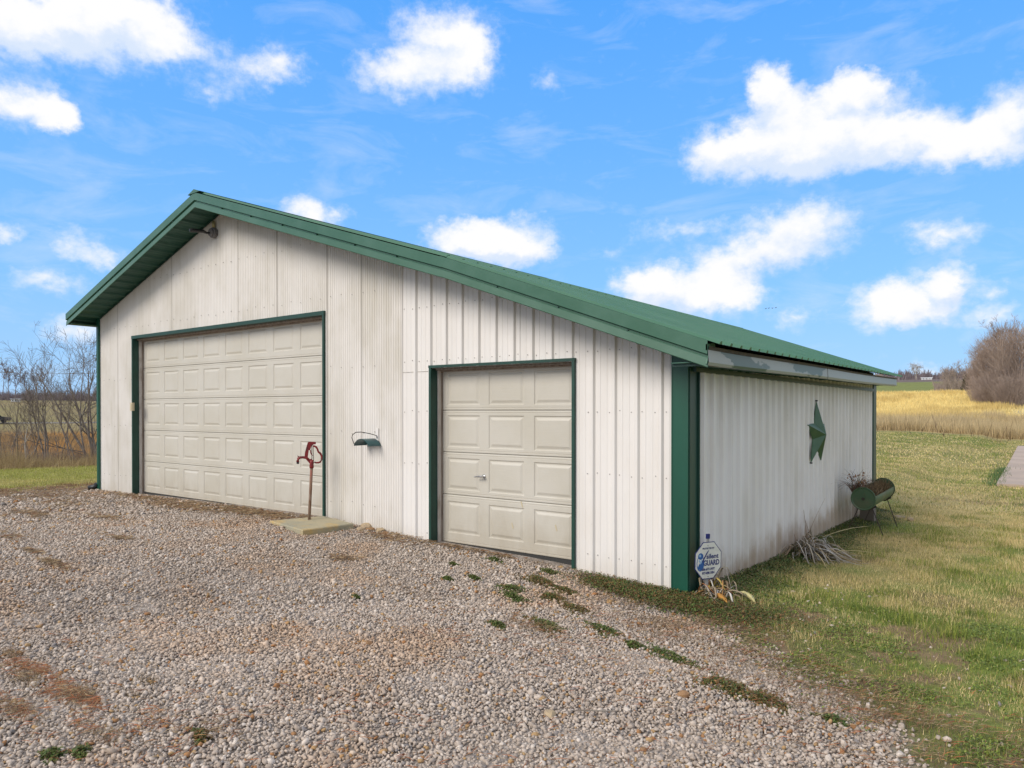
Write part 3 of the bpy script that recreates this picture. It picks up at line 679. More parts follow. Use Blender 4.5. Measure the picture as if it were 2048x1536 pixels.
# barn star
T = thing('barn_star', (20.03, 4.08, 1.26), 'large dark green raised metal star hung on the white side wall', 'wall star')
mb = MB(); Rr, rr_ = .435, .185
pts = []
for k in range(10):
    t = math.pi/2 + k*math.pi/5; q = Rr if k % 2 == 0 else rr_; pts.append((20.035, 4.08 + q*math.cos(t), 1.255 + q*math.sin(t)))
mb.add(pts + [(20.158, 4.08, 1.255)], [(k, (k+1) % 10, 10) for k in range(10)])
mb.add([(20.0355, p[1], p[2]) for p in pts] + [(20.026, p[1], p[2]) for p in pts], [(k, (k+1) % 10, 10+(k+1) % 10, 10+k) for k in range(10)])
obj('star_body', mb, M['star'], T)
mb = MB()
for k in (0, 4): mb.tube([(20.02, pts[k][1], pts[k][2]+(.006 if k == 0 else -.006)), (20.05, pts[k][1], pts[k][2]+(.006 if k == 0 else -.006))], .009, 6)
obj('star_nails', mb, M['black'], T)
# drain pipe end
one('drain_pipe_end', MB().tube([(8.86, -.02, .25), (8.83, -.06, .20), (8.76, -.12, .185)], .045, 12), M['black'], (8.84, -.05, .16), 'short black drain pipe stub at the foot of the far left corner trim', 'drain pipe', smooth=True)
# ------------------------------------------------------------------ hydrant on its slab
sl = [(14.98, -.66), (15.86, -.84), (15.95, -.20), (15.17, -.02)]
mb = MB(); zt_ = .245; zbm = .14
top = [(x, y, zt_) for x, y in sl]; ctr = (sum(p[0] for p in sl)/4, sum(p[1] for p in sl)/4)
ins = [(ctr[0]+(x-ctr[0])*.985, ctr[1]+(y-ctr[1])*.985, zt_) for x, y in sl]; top = [(x, y, zt_-.010) for x, y in sl]
mb.add(ins + top + [(x, y, zbm) for x, y in sl], [(0,1,2,3), (0,4,5,1), (1,5,6,2), (2,6,7,3), (3,7,4,0), (4,8,9,5), (5,9,10,6), (6,10,11,7), (7,11,8,4)])
one('concrete_slab', mb, M['slab'], (ctr[0], ctr[1], .17), 'yellow stained square concrete slab under the red hydrant', 'slab')
hb = Vector((15.285, -.32, .245)); T = thing('yard_hydrant', tuple(hb), 'red yard hydrant with a looped handle on a rusty pipe', 'hydrant')
tdir = Vector((.60, .80, 0)).normalized(); ndir = Vector((.80, -.60, 0))
ptop = hb + tdir*.030 + Vector((0, 0, .640))
obj('standpipe', MB().tube([hb + Vector((0, 0, -.02)), hb + tdir*.015 + Vector((0, 0, .32)), ptop], [.0185, .0180, .0175], 12), M['rust'], T, smooth=True)
def hp(X, Y): return ((X - 405) / 985., (630 - Y) / 985.)
def P3(X, Y, w=0.): a, b = hp(X, Y); return ptop + tdir*a + Vector((0, 0, b)) + ndir*w
def plate(pts, w): return MB().prism([hp(*p) for p in pts], ndir, ptop, tdir, (0, 0, 1), -w, w)
mb = MB().tube([P3(405, 645), P3(405, 625), P3(405, 600), P3(407, 575), P3(408, 548)], [.026, .027, .024, .026, .020], 12)
obj('casting', mb, M['red'], T, smooth=True)
obj('yoke', plate([(360,340), (372,330), (453,333), (455,360), (425,364), (402,385), (388,430), (372,432), (362,510), (352,530), (322,512), (330,450)], .011), M['red'], T)
obj('yoke_arm', plate([(322,508), (352,505), (385,540), (402,532), (408,575), (382,590), (345,545)], .012), M['red'], T)
obj('spout', MB().tube([P3(370,545), P3(345,522), P3(310,515), P3(272,516), P3(252,530), P3(247,556), P3(247,570)], [.018, .017, .0155, .016, .018, .018, .018], 10), M['red'], T, smooth=True)
obj('nozzle', MB().tube([P3(247,568), P3(247,592)], .0155, 10), M['black'], T)
obj('hook', MB().tube([P3(262,515), P3(243,495)], [.010, .004], 6), M['red'], T)
obj('handle', MB().tube([P3(420,385), P3(438,384), P3(458,395), P3(472,418), P3(482,450), P3(508,475), P3(521,505), P3(520,545), P3(508,572), P3(482,583), P3(452,582), P3(436,574)], [.012,.011,.012,.011,.012,.013,.012,.012,.012,.011,.010,.009], 8), M['red'], T, smooth=True)
obj('operating_rod', MB().tube([P3(408,365), P3(408,545)], .0045, 6).tube([P3(422,370), P3(428,560)], .0040, 6), M['rustdark'], T)
obj('linkage', MB().tube([P3(392,430), P3(395,465), P3(415,498)], .007, 6), M['red'], T)
# ------------------------------------------------------------------ rocks
def rock(name, x, y, sx, sy, sz, m, label, group=None):
    bm = bmesh.new(); bmesh.ops.create_icosphere(bm, subdivisions=2, radius=1)
    z = H1(x, y); r_ = random.Random(hash((round(x, 2), round(y, 2))) & 0xffff)
    pl = [(Vector((r_.gauss(0,1), r_.gauss(0,1), r_.gauss(0,1))).normalized(), r_.uniform(.62, .9)) for _ in range(9)]
    for v in bm.verts:
        for n, d in pl:
            q = v.co.dot(n)
            if q > d: v.co -= n * (q - d)
    a = r_.uniform(0, 3.1)
    mb = MB(); vs = []
    for v in bm.verts: p = Vector((v.co.x*sx, v.co.y*sy, v.co.z*sz)); p = Matrix.Rotation(a, 3, 'Z') @ p; vs.append((p.x + x, p.y + y, p.z + z + sz*.35))
    fs = [tuple(v.index for v in f.verts) for f in bm.faces]; bm.free()
    return one(name, mb.add(vs, fs), m, (x, y, z), label, 'rock', group)
rock('stone', 20.36, -2.66, .055, .036, .020, M['rockt'], 'flat pale yellow stone lying alone on the gravel near the bottom centre')
rock('stone', 20.81, -2.00, .045, .034, .026, M['rockb'], 'rounded brown stone on the gravel beside the long weed patch')
rock('stone', 18.91, -2.62, .040, .030, .020, M['rockb'], 'small brown stone in open gravel left of the weeds')
rock('stone', 20.92, -2.71, .026, .020, .016, M['rockb'], 'dark orange stone nearest the bottom edge of the photo')
rock('stone', 20.43, -2.62, .022, .018, .014, M['rockb'], 'tiny brown stone touching the pale yellow one')
for x, y, s, lab, mm in ((15.98, -.03, .075, 'yellow rock at the slab corner against the garage wall', 'rockt'), (16.12, -.09, .05, 'second rock out from the slab corner, reddish brown', 'rockb'), (16.25, -.06, .06, 'tan rock in the middle of the row along the wall foot', 'rockt'),
                         (16.39, -.11, .045, 'small brown rock near the far end of the row by the wall', 'rockb'), (16.03, -.16, .05, 'tan rock in front of the yellow corner rock', 'rockt'), (16.52, -.08, .05, 'last tan rock of the row below the hose hanger', 'rockt')):
    rock('wall_rock', x, y, s*1.2, s, s*.6, M[mm], lab, 'rocks along the wall foot by the slab')
# ------------------------------------------------------------------ alarm company yard sign
sb = Vector((20.125, .10, H1(20.125, .10) - .02)); T = thing('yard_sign', tuple(sb), 'small white octagonal security company sign on a grey stake by the corner post', 'sign')
ux = Vector((.485, .875, 0)).normalized(); nz_ = Vector((.875, -.485, 0)); uz = Vector((0.035, -.02, 1)).normalized()
sc = sb + Vector((0, 0, .02)) + uz*.305; Wd, Hd = .278, .318
def octp(w, h, c=.29): return [(-w/2+w*c, -h/2), (w/2-w*c, -h/2), (w/2, -h/2+h*c), (w/2, h/2-h*c), (w/2-w*c, h/2), (-w/2+w*c, h/2), (-w/2, h/2-h*c), (-w/2, -h/2+h*c)]
obj('stake', MB().prism([(-.012,-.32), (.012,-.32), (.012,.20), (-.012,.20)], nz_, sc - nz_*.012, ux, uz, -.006, .006), M['post'], T)
obj('stake_cap', MB().prism([(-.015,.185), (.015,.185), (.015,.225), (-.015,.225)], nz_, sc - nz_*.012, ux, uz, -.009, .009), M['signb'], T)
brd = obj('sign_board', MB().prism(octp(Wd, Hd), nz_, sc, ux, uz, -.0025, .0015), M['signb'], T)
obj('sign_face', MB().prism(octp(Wd-.013, Hd-.013), nz_, sc, ux, uz, .0015, .0025), M['signw'], T)
rot = Matrix((ux, uz, nz_)).transposed().to_4x4()
def text(body, x, y, size, m, bold=0., width=None, shear=0.):
    c = bpy.data.curves.new('lettering', 'FONT'); c.body = body; c.size = size; c.offset = bold; c.extrude = .0004; c.align_x = 'LEFT'; c.align_y = 'BOTTOM_BASELINE'; c.shear = shear
    c.resolution_u = 3; c.materials.append(m); o = bpy.data.objects.new('lettering', c); COL.objects.link(o)
    bpy.context.view_layer.update(); sx = (width / o.dimensions.x) if width else 1
    p = sc + ux*x + uz*y + nz_*.0033 - BASE[T]
    me = bpy.data.meshes.new_from_object(o.evaluated_get(bpy.context.evaluated_depsgraph_get())); me.transform(Matrix.Translation(p) @ rot @ Matrix.Diagonal((sx, 1, 1, 1)))
    bpy.data.objects.remove(o); o = bpy.data.objects.new('lettering', me); COL.objects.link(o); o.parent = T; return o
text('PROTECTED BY', -.066, .098, .019, M['signb'], .0005, .125)
text('silent', -.022, .016, .056, M['signb'], .0014, .128)
text('GUARD', -.052, -.042, .064, M['signb'], .0018, .168)
text('606-677-1977', -.066, -.084, .029, M['signb'], .0010, .135)
text('877-898-1054', -.062, -.116, .029, M['signb'], .0010, .130)
# emblem: round blue figure with crossed swoosh
def ell(cx, cy, a, b, n=18, t0=0., t1=2*math.pi): return [(cx + a*math.cos(t0+(t1-t0)*q/n), cy + b*math.sin(t0+(t1-t0)*q/n)) for q in range(n)]
def flat(name, poly, m, d): return obj(name, MB().prism(poly, nz_, sc, ux, uz, .0025, .0025 + d), m, T)
flat('emblem_ring', ell(-.083, -.020, .040, .068, 22), M['signm'], .0005)
flat('emblem_disc', ell(-.083, -.018, .033, .059, 22), M['signw'], .0008)
flat('emblem_head', ell(-.083, .040, .027, .028), M['signm'], .0013)
flat('emblem_shine', ell(-.089, .046, .011, .012), M['signl'], .0016)
flat('emblem_body', [(-.100, -.030), (-.052, .018), (-.044, -.012), (-.050, -.058), (-.078, -.078), (-.106, -.066), (-.110, -.052)], M['signm'], .0012)
flat('emblem_collar', [(-.106, .006), (-.090, .014), (-.083, -.010), (-.076, .014), (-.058, .006), (-.082, -.028)], M['signl'], .0014)
flat('emblem_swoosh', [(-.070, -.006), (-.022, .066), (.004, .092), (-.004, .076), (-.020, .052), (-.060, -.014)], M['signb'], .0018)
obj('sign_bolts', MB().prism([(math.cos(q)*.004-.01, math.sin(q)*.004+.128) for q in range(6)], nz_, sc, ux, uz, .002, .005).prism([(math.cos(q)*.004, math.sin(q)*.004-.138) for q in range(6)], nz_, sc, ux, uz, .002, .005), M['greybox'], T)
# ------------------------------------------------------------------ drum planter
T = thing('drum_planter', (20.42, 5.7, H1(20.42, 5.7)), 'green half open drum planter on thin legs holding dead plants', 'planter')
pa, pb = Vector((20.40, 5.15, .335)), Vector((20.44, 6.42, .372)); ax = (pb - pa).normalized(); pr0 = .152
sx_ = Vector((ax.y, -ax.x, 0)).normalized(); up_ = sx_.cross(ax) * 1
if up_.z < 0: up_ = -up_
mb = MB(); n = 22; a0, a1 = R(75), R(318)            # the open part looks up and towards the lawn
def circ(o, r, t): return o + sx_*math.sin(t)*r + up_*math.cos(t)*r
vs = []; tt = [a0 + (a1-a0)*q/n for q in range(n+1)]
for o in (pa, pb):
    for r in (pr0, pr0-.006): vs += [circ(o, r, t) for t in tt]
m_ = n+1; fs = []
for q in range(n): fs += [(q, q+1, 2*m_+q+1, 2*m_+q), (m_+q, m_+q+1, 3*m_+q+1, 3*m_+q)]
fs += [(0, m_, 3*m_, 2*m_), (n, m_+n, 3*m_+n, 2*m_+n)]
obj('drum_shell', mb.add(vs, fs), M['drum'], T)
for o, s in ((pa, -1), (pb, 1)):
    mb = MB(); rg = [(pr0+.010, 0), (pr0+.012, .012*s), (pr0+.002, .016*s), (pr0-.012, .006*s), (.05, .010*s), (.0, .010*s)]
    vs = [circ(o, r, 2*math.pi*q/24) + ax*d for r, d in rg[:-1] for q in range(24)] + [o + ax*rg[-1][1]]
    fs = [(k*24+q, k*24+(q+1)%24, (k+1)*24+(q+1)%24, (k+1)*24+q) for k in range(len(rg)-2) for q in range(24)] + [((len(rg)-2)*24+q, (len(rg)-2)*24+(q+1)%24, len(vs)-1) for q in range(24)]
    e = obj('drum_end', mb.add(vs, fs), M['drum'], T)
    obj('hub', MB().prism(disc(.022, 10), ax, o, sx_, up_, .008*s, .024*s), M['rustdark'], e)
for o in (pa + ax*.12, pb - ax*.16):
    obj('cradle', MB().tube([o - sx_*.14 - up_*.11, o - sx_*.06 - up_*.160, o + sx_*.06 - up_*.160, o + sx_*.14 - up_*.11], .011, 6), M['rustdark'], T)
    for s in (-1, 1):
        f = o + sx_*(.24*s) + ax*(-.03); f.z = H1(f.x, f.y) - .02
        obj('leg', MB().tube([o + sx_*(.09*s) - up_*.15, f], .0065, 6), M['rustdark'], T)
def stems(n, org, spread, length, cols, seed, droop=0., w=.004, jit=.5, base=None, bend=.3):
    """thin three-sided dead stems as numpy tubes: returns verts, faces, colours"""
    r = np.random.default_rng(seed); V_, F_, C_ = [], [], []; seg = 4
    for k in range(n):
        p = Vector(org(r)); d = Vector((r.normal()*spread, r.normal()*spread, 1)).normalized(); L = length*r.uniform(1-jit, 1+jit*.5); c = np.array(cols[r.integers(len(cols))])*r.uniform(.75, 1.25)
        cur = Vector((r.normal()*bend, r.normal()*bend, -droop - r.uniform(0, bend)))
        for s in range(seg+1):
            ww = w*(1 - .75*s/seg)
            for q in range(3): V_.append((p.x+math.cos(q*2.09)*ww, p.y+math.sin(q*2.09)*ww, p.z)); C_.append(c)
            p = p + d*(L/seg); d = (d + cur*(1.2/seg)).normalized()
        b = len(V_) - 3*(seg+1)
        for s in range(seg):
            for q in range(3): F_.append((b+s*3+q, b+s*3+(q+1)%3, b+s*3+3+(q+1)%3, b+s*3+3+q))
    return np.array(V_), np.array(F_), np.array(C_)
DRY = [(.26,.17,.09), (.18,.11,.06), (.34,.25,.14), (.13,.09,.05)]
def inside(r):
    t = r.uniform(.04, .98); p = pa + (pb-pa)*t + sx_*r.uniform(-.09, .10) - up_*.02; return (p.x, p.y, p.z + r.uniform(-.02, .03))
v, f, c = stems(900, inside, .6, .20, DRY, 3, .15)
o = npmesh('dead_plants', v, f, c, M['dry'], T, BASE[T]); tag(o, kind='stuff')
v, f, c = stems(90, lambda r: tuple(pa + (pb-pa)*r.uniform(.02, .35) - sx_*.15 + up_*.06), .5, .42, [(.20,.16,.10), (.12,.10,.07), (.22,.10,.06)], 5, 1.5, .005, bend=.25)
o = npmesh('hanging_stems', v, f, c, M['dry'], T, BASE[T]); tag(o, kind='stuff')
v, f, c = stems(12, lambda r: tuple(pa + ax*.15 - sx_*.04 + up_*.10), .25, .30, [(.30,.14,.08)], 6, .1, .003); 
o = npmesh('flower_stalks', v, f, c, M['dry'], T, BASE[T]); tag(o, kind='stuff')
mb = MB()
for k in range(16):
    p = pa + ax*random.uniform(-.05,.25) - sx_*random.uniform(.0,.22) + Vector((0, 0, random.uniform(.22, .36))); s = random.uniform(.008, .016)
    mb.add([p+Vector((s,0,0)), p+Vector((0,s,s)), p+Vector((-s,0,0)), p+Vector((0,-s,-s)), p+Vector((0,0,s*1.4))], [(0,1,4), (1,2,4), (2,3,4), (3,0,4), (0,1,2,3)])
tag(obj('seed_heads', mb, M['rockb'], T), kind='stuff')
bx, by = 20.20, 6.55; bz = H1(bx, by)
one('wooden_block', MB().prism([(-.10, -.04), (.11, -.04), (.10, .21), (-.09, .22)], (0, 1, 0), (bx, by, bz), (1, 0, 0), (0, 0, 1), -.09, .10), M['pole'], (bx, by, bz), 'weathered brown block standing in the grass behind the planter', 'block')
rock('flat_stone', 20.50, 7.55, .13, .09, .035, M['walk'], 'flat grey stone in the grass past the drum planter')
rock('yellow_stone', 20.70, 7.25, .06, .05, .05, M['rockt'], 'small yellow stone beside the far planter leg')
# ------------------------------------------------------------------ dried lily clumps: every strap leaf its own part
def strap(P, w0, tw, m, T, col):
    """P: centre line; ribbon with a fold down its middle"""
    n = len(P); V_, F_ = [], []
    for k, p in enumerate(P):
        d = (P[min(k+1, n-1)] - P[max(k-1, 0)]).normalized(); s = d.cross(Vector((0, 0, 1)))
        if s.length < .1: s = Vector((1, 0, 0))
        s.normalize(); s = Matrix.Rotation(tw[0] + tw[1]*k/n, 3, d) @ s; nn = s.cross(d); w = w0*math.sin(math.pi*(.12+.86*k/(n-1)))**.7
        V_ += [p - s*w, p + nn*w*.45, p + s*w, p + nn*(w*.45 - .0015)]
    for k in range(n-1):
        b = 4*k; F_ += [(b, b+1, b+5, b+4), (b+1, b+2, b+6, b+5), (b+2, b+3, b+7, b+6), (b+3, b, b+4, b+7)]
    v = np.array([tuple(q) for q in V_]); return npmesh('leaf', v, np.array(F_), np.tile(np.array(col), (len(v), 1)), m, T, BASE[T])
def lily(pos, n, main, spr, L, label, seed, cols, name='dried_lily', lift=1.0):
    r = random.Random(seed); T = thing(name, (pos[0], pos[1], H1(*pos)), label, 'plant')
    for k in range(n):
        a = main + r.gauss(0, spr); l = L*r.uniform(.45, 1.15); b = Vector((pos[0]+r.gauss(0,.07), pos[1]+r.gauss(0,.09), 0)); b.z = H1(b.x, b.y) + .0
        h = r.uniform(.02, .17)*lift*(1.0 if r.random() < .75 else 1.5); P = []
        bw = r.uniform(-1.0, 1.0)
        for q in range(7):
            t = q/6; x = b.x + math.cos(a + bw*t)*l*t; y = b.y + math.sin(a + bw*t)*l*t
            if x < 20.05 and y > 0: x = 20.05 + (20.05-x)*.15
            z = max(H1(x, y) + .012 + r.uniform(0, .02), b.z + h*math.sin(math.pi*min(1, t*1.15+.06)) + r.uniform(0,.01)); P.append(Vector((x, y, z)))
        c = r.choice(cols); f_ = r.uniform(.8, 1.15); strap(P, r.uniform(.005, .012), (r.uniform(-.7,.7), r.uniform(-1.2,1.2)), M['dry'], T, [q*f_ for q in c])
    return T
STR = [(.50,.43,.33), (.56,.50,.42), (.42,.33,.22), (.46,.36,.22), (.60,.56,.50), (.34,.24,.15)]
T1 = lily((20.17, 2.95), 105, -.60, .62, .56, 'large heap of dry tan strap leaves against the middle of the side wall', 1, STR)
T2 = lily((20.20, 3.25), 30, .2, 1.0, .38, 'loose dry strap leaves behind the larger leaf heap by the side wall', 2, STR)
for (p0, p1) in (((20.25, 3.5, .02), (20.62, 4.5, .06)), ((20.45, 2.9, -.05), (20.95, 3.15, -.05)), ((20.3,2.8,-.02), (20.62,2.15,-.09))):
    a = Vector(p0); b = Vector(p1); strap([a + (b-a)*q/5 + Vector((0,0,.03*math.sin(q/5*3.14))) for q in range(6)], .008, (0, .3), M['dry'], T1, (.62,.50,.26))
v, f, c = stems(4, lambda r: (20.07 + r.uniform(0,.05), 2.95 + r.uniform(-.2,.75), -.1), .25, .62, [(.24,.15,.10)], 9, .0, .004, bend=.25)
tag(npmesh('bare_stalks', v, f, c, M['dry'], T1, BASE[T1]), kind='stuff')
RUS = STR + [(.38,.16,.06), (.45,.24,.09), (.50,.38,.10)]
T3 = lily((20.11, .16), 44, -.75, .75, .27, 'rusty and white dead strap leaves around the foot of the yard sign', 4, RUS, lift=.55)
T4 = lily((20.08, .30), 22, .6, .9, .20, 'short curled brown leaves between the yard sign and the side wall', 5, RUS, lift=.8)
strap([Vector((20.30, .30, .0)), Vector((20.40, .22, .035)), Vector((20.48, .14, .03)), Vector((20.55, .05, .0))], .030, (0, .3), M['dry'], T3, (.60,.54,.26))
strap([Vector((20.22, .05, .04)), Vector((20.30, -.03, .035)), Vector((20.38, -.10, .0))], .030, (.2, .4), M['dry'], T3, (.50,.25,.06))
# ------------------------------------------------------------------ weeds rooted in the gravel, one object each
def leaflets(n, cx, cy, rx, ry, rot, h, cols, seed, size=.009, zfun=None, falloff=1.):
    """small tilted diamond leaves: 4 vertices, 2 triangles each (as one quad)"""
    r = np.random.default_rng(seed); t = r.uniform(0, 2*np.pi, n); q = np.sqrt(r.uniform(0, 1, n)) * (1 + .30*np.sin(t*3+seed) + .22*np.sin(t*7+seed*2)) * np.where(r.uniform(size=n) < (.22 if rx > .1 else 0), r.uniform(1., 1.9, n), 1.)
    a = q*rx*np.cos(t); b = q*ry*np.sin(t); x = cx + a*math.cos(rot) - b*math.sin(rot); y = cy + a*math.sin(rot) + b*math.cos(rot)
    return leaf_at(x, y, h*(1.05 - falloff*.75*np.clip(q, 0, 1)), cols, r, size)
def leaf_at(x, y, h, cols, r, size, ground=True):
    n = len(x); z = H(x, y) + .004 + r.uniform(.1, 1, n)*h
    az_ = r.uniform(0, 2*np.pi, n); tl = r.uniform(-.2, .9, n); s = size*r.uniform(.6, 1.35, n)
    u = np.stack([np.cos(az_)*np.cos(tl), np.sin(az_)*np.cos(tl), np.sin(tl)], -1); w = np.stack([-np.sin(az_), np.cos(az_), np.zeros(n)], -1)
    p = np.stack([x, y, z], -1); s = s[:, None]
    V_ = np.stack([p - u*s, p + w*s*.62 + u*s*.1, p + u*s*1.1, p - w*s*.62 + u*s*.1], 1).reshape(-1, 3)
    F_ = np.arange(4*n).reshape(-1, 4); ci = r.integers(len(cols), size=n); c = np.array(cols)[ci]*r.uniform(.7, 1.3, (n, 1))
    return V_, F_, np.repeat(c, 4, 0)
GRN = [(.16,.12,.05), (.075,.125,.028), (.105,.155,.035), (.060,.10,.025), (.14,.18,.045), (.16,.16,.05)]
RED = [(.085,.11,.030), (.13,.11,.035), (.19,.10,.040), (.09,.13,.030), (.24,.15,.05)]
WG = 'weeds growing in the gravel'
for k, (x, y, rx, ry, cols, lab) in enumerate([
    (18.87, -.60, .20, .075, RED, 'low reddish weed mat in front of the wall right of the small door'),
    (18.84, -.95, .10, .07, GRN, 'bright green weed clump nearest below the small door right side'),
    (18.98, -1.13, .13, .05, GRN, 'green weed clump just in front of the bright green one'),
    (18.75, -.26, .09, .05, GRN, 'small green weed directly before the small garage door'),
    (18.37, -.90, .08, .035, GRN, 'tiny green weed, right one of the pair out from the small door'),
    (18.22, -1.08, .06, .03, GRN, 'tiny green weed, left one of the pair out from the small door'),
    (18.08, -.22, .09, .04, GRN, 'little green tuft in gravel before the left half of the small door'),
    (19.31, -1.76, .08, .04, GRN, 'small round dark weed left of the light green patch'),
    (19.56, -1.52, .15, .06, GRN, 'light green weed patch in the middle of the gravel by brown needles'),
    (19.92, -1.31, .12, .055, GRN, 'dark weed in the gravel straight out from the corner post'),
    (20.23, -1.44, .08, .04, GRN, 'small green weed between the two larger ones near the lawn edge'),
    (20.49, -1.46, .16, .055, GRN, 'long deep green weed patch near the lawn edge'),
    (20.98, -1.74, .16, .075, RED, 'largest creeping weed patch at the lower right gravel edge'),
    (21.19, -1.79, .12, .075, RED, 'brown green tail of the largest weed patch'),
    (21.56, -1.84, .07, .035, GRN, 'narrow weed strip closest to the right bottom corner'),
    (19.50, -1.04, .14, .06, RED, 'reddish weed between the wall weeds and the open gravel'),
    (19.20, -.68, .11, .05, RED, 'brown red weed patch out from the wall right of the small door'),
    (19.22, -.91, .10, .06, RED, 'dark weed left of the reddish wall weeds'),
    (19.01, -4.37, .045, .03, GRN, 'upright grassy tuft at the bottom left edge'),
    (18.95, -4.46, .05, .035, GRN, 'bright green tuft at the bottom left corner'),
    (19.26, -3.95, .06, .03, RED, 'small dark tuft in the lower left gravel'),
    (18.06, -1.98, .04, .02, GRN, 'lone tiny weed in the open gravel'),
    (17.9, -.64, .05, .03, GRN, 'small green sprig out from the left trim of the small door')]):
    v, f, c = leaflets(int(2100*(rx*ry)**.5*6), x, y, rx*1.25, ry*1.25, -.35, .038 if rx < .2 else .045, cols, 40+k, .0085)
    tag(npmesh('weed', v, f, c, M['leafy'], None, (x, y, H1(x, y))), lab, 'weed', WG)
# ------------------------------------------------------------------ gravel chips
def view_keep(x, y, m=6.):
    a = np.degrees(np.arctan2(x - CAM[0], y - CAM[1])); r = np.hypot(x - CAM[0], y - CAM[1])
    ex = m + np.degrees(np.arctan(1.0 / np.maximum(r, .3)))
    return (a > -72.7 - ex) & (a < -1.1 + ex)
def jgrid(x0, x1, y0, y1, s, r):
    X, Y = np.meshgrid(np.arange(x0, x1, s), np.arange(y0, y1, s)); X = X.ravel(); Y = Y.ravel()
    return X + r.uniform(-.5, .5, X.size)*s, Y + r.uniform(-.5, .5, X.size)*s
def unit_ico():
    bm = bmesh.new(); bmesh.ops.create_icosphere(bm, subdivisions=1, radius=1); v = np.array([tuple(q.co) for q in bm.verts]); f = np.array([[q.index for q in p.verts] for p in bm.faces]); bm.free(); return v, f
ICO = unit_ico()
OCT = (np.array([(1,0,0),(-1,0,0),(0,1,0),(0,-1,0),(0,0,1),(0,0,-1)], float), np.array([(0,2,4),(2,1,4),(1,3,4),(3,0,4),(2,0,5),(1,2,5),(3,1,5),(0,3,5)]))
def chips(name, x, y, size, base, r, label):
    n = len(x); bv, bf = base; k = len(bv)
    s = size * np.clip(r.lognormal(0, .33, n), .5, 2.4); sc = np.stack([s*r.uniform(.75, 1.25, n), s*r.uniform(.6, .95, n), s*r.uniform(.42, .72, n)], -1)
    q = r.normal(size=(n, 4)); q[:, 1:3] *= .35; q /= np.linalg.norm(q, axis=1)[:, None]; w, a, b, c = q.T
    Rm = np.stack([1-2*(b*b+c*c), 2*(a*b-c*w), 2*(a*c+b*w), 2*(a*b+c*w), 1-2*(a*a+c*c), 2*(b*c-a*w), 2*(a*c-b*w), 2*(b*c+a*w), 1-2*(a*a+b*b)], -1).reshape(n, 3, 3)
    P = bv[None] * (1 + r.uniform(-.30, .30, (n, k, 1))) * sc[:, None, :]
    P = np.einsum('nij,nkj->nki', Rm, P) + np.stack([x, y, H(x, y) + .004 + s*r.uniform(-.15, .45, n)], -1)[:, None, :]
    t = r.uniform(0, 1, n)[:, None]; col = lerp(C3(.35, .305, .262), C3(.56, .505, .45), t)
    k_ = r.uniform(0, 1, n); col[k_ < .035] = C3(.42, .29, .15)*1.0; col[(k_ > .05) & (k_ < .075)] = C3(.34, .19, .09); col[(k_ > .08) & (k_ < .12)] = C3(.24, .23, .23); col[(k_ > .12) & (k_ < .20)] = C3(.60, .56, .515)
    big = fbm(x, y, 1.7, 31)[:, None]; col = col * lerp(.86, 1.10, big); col = lerp(col, col*C3(1.0, .88, .76), ss(.5, .75, fbm(x, y, .8, 33))[:, None])
    col = col * C3(.93, .875, .82)
    F_ = (bf[None] + (np.arange(n)*k)[:, None, None]).reshape(-1, 3)
    return tag(npmesh(name, P.reshape(-1, 3), F_, np.repeat(col, k, 0), M['grocks']), label, kind='stuff')
r = np.random.default_rng(101)
x, y = jgrid(15.5, 24.5, -6.5, 1.0, .0180, r); d = np.hypot(x-CAM[0], y-CAM[1])
k = (d < 5.6) & (d > 1.2) & view_keep(x, y) & (r.uniform(size=x.size) < .05 - .042*ss(.2, .8, gravel_mask(x, y)[1]) + .98*gravel_mask(x, y)[0]) & ~((y > -.01) & (x < 20.0)); chips('gravel', x[k], y[k], .0102, ICO, r, 'pale grey limestone gravel of the yard')
x, y = jgrid(11.0, 21.5, -9.0, 1.5, .0245, r); d = np.hypot(x-CAM[0], y-CAM[1])
onslab = (x > 15.0) & (x < 15.93) & (y > -.80 + (x-15.9)*-.2) & (y < -.06 - (x-15.2)*.22)
k = (d >= 5.6) & (d < 10.5) & view_keep(x, y) & (r.uniform(size=x.size) < .03 + .98*gravel_mask(x, y)[0]) & ~((y > -.01) & (x < 20.0)) & ~onslab; chips('gravel', x[k], y[k], .0132, OCT, r, 'pale grey limestone gravel before the garage doors')
x, y = jgrid(5.0, 13.5, -9.0, 1.5, .045, r); d = np.hypot(x-CAM[0], y-CAM[1])
k = (d >= 10.5) & (d < 17) & view_keep(x, y) & (r.uniform(size=x.size) < .98*gravel_mask(x, y)[0]) & ~((y > -.01) & (x > 8.9)); chips('gravel', x[k], y[k], .022, OCT, r, 'pale grey limestone gravel toward the far left corner')
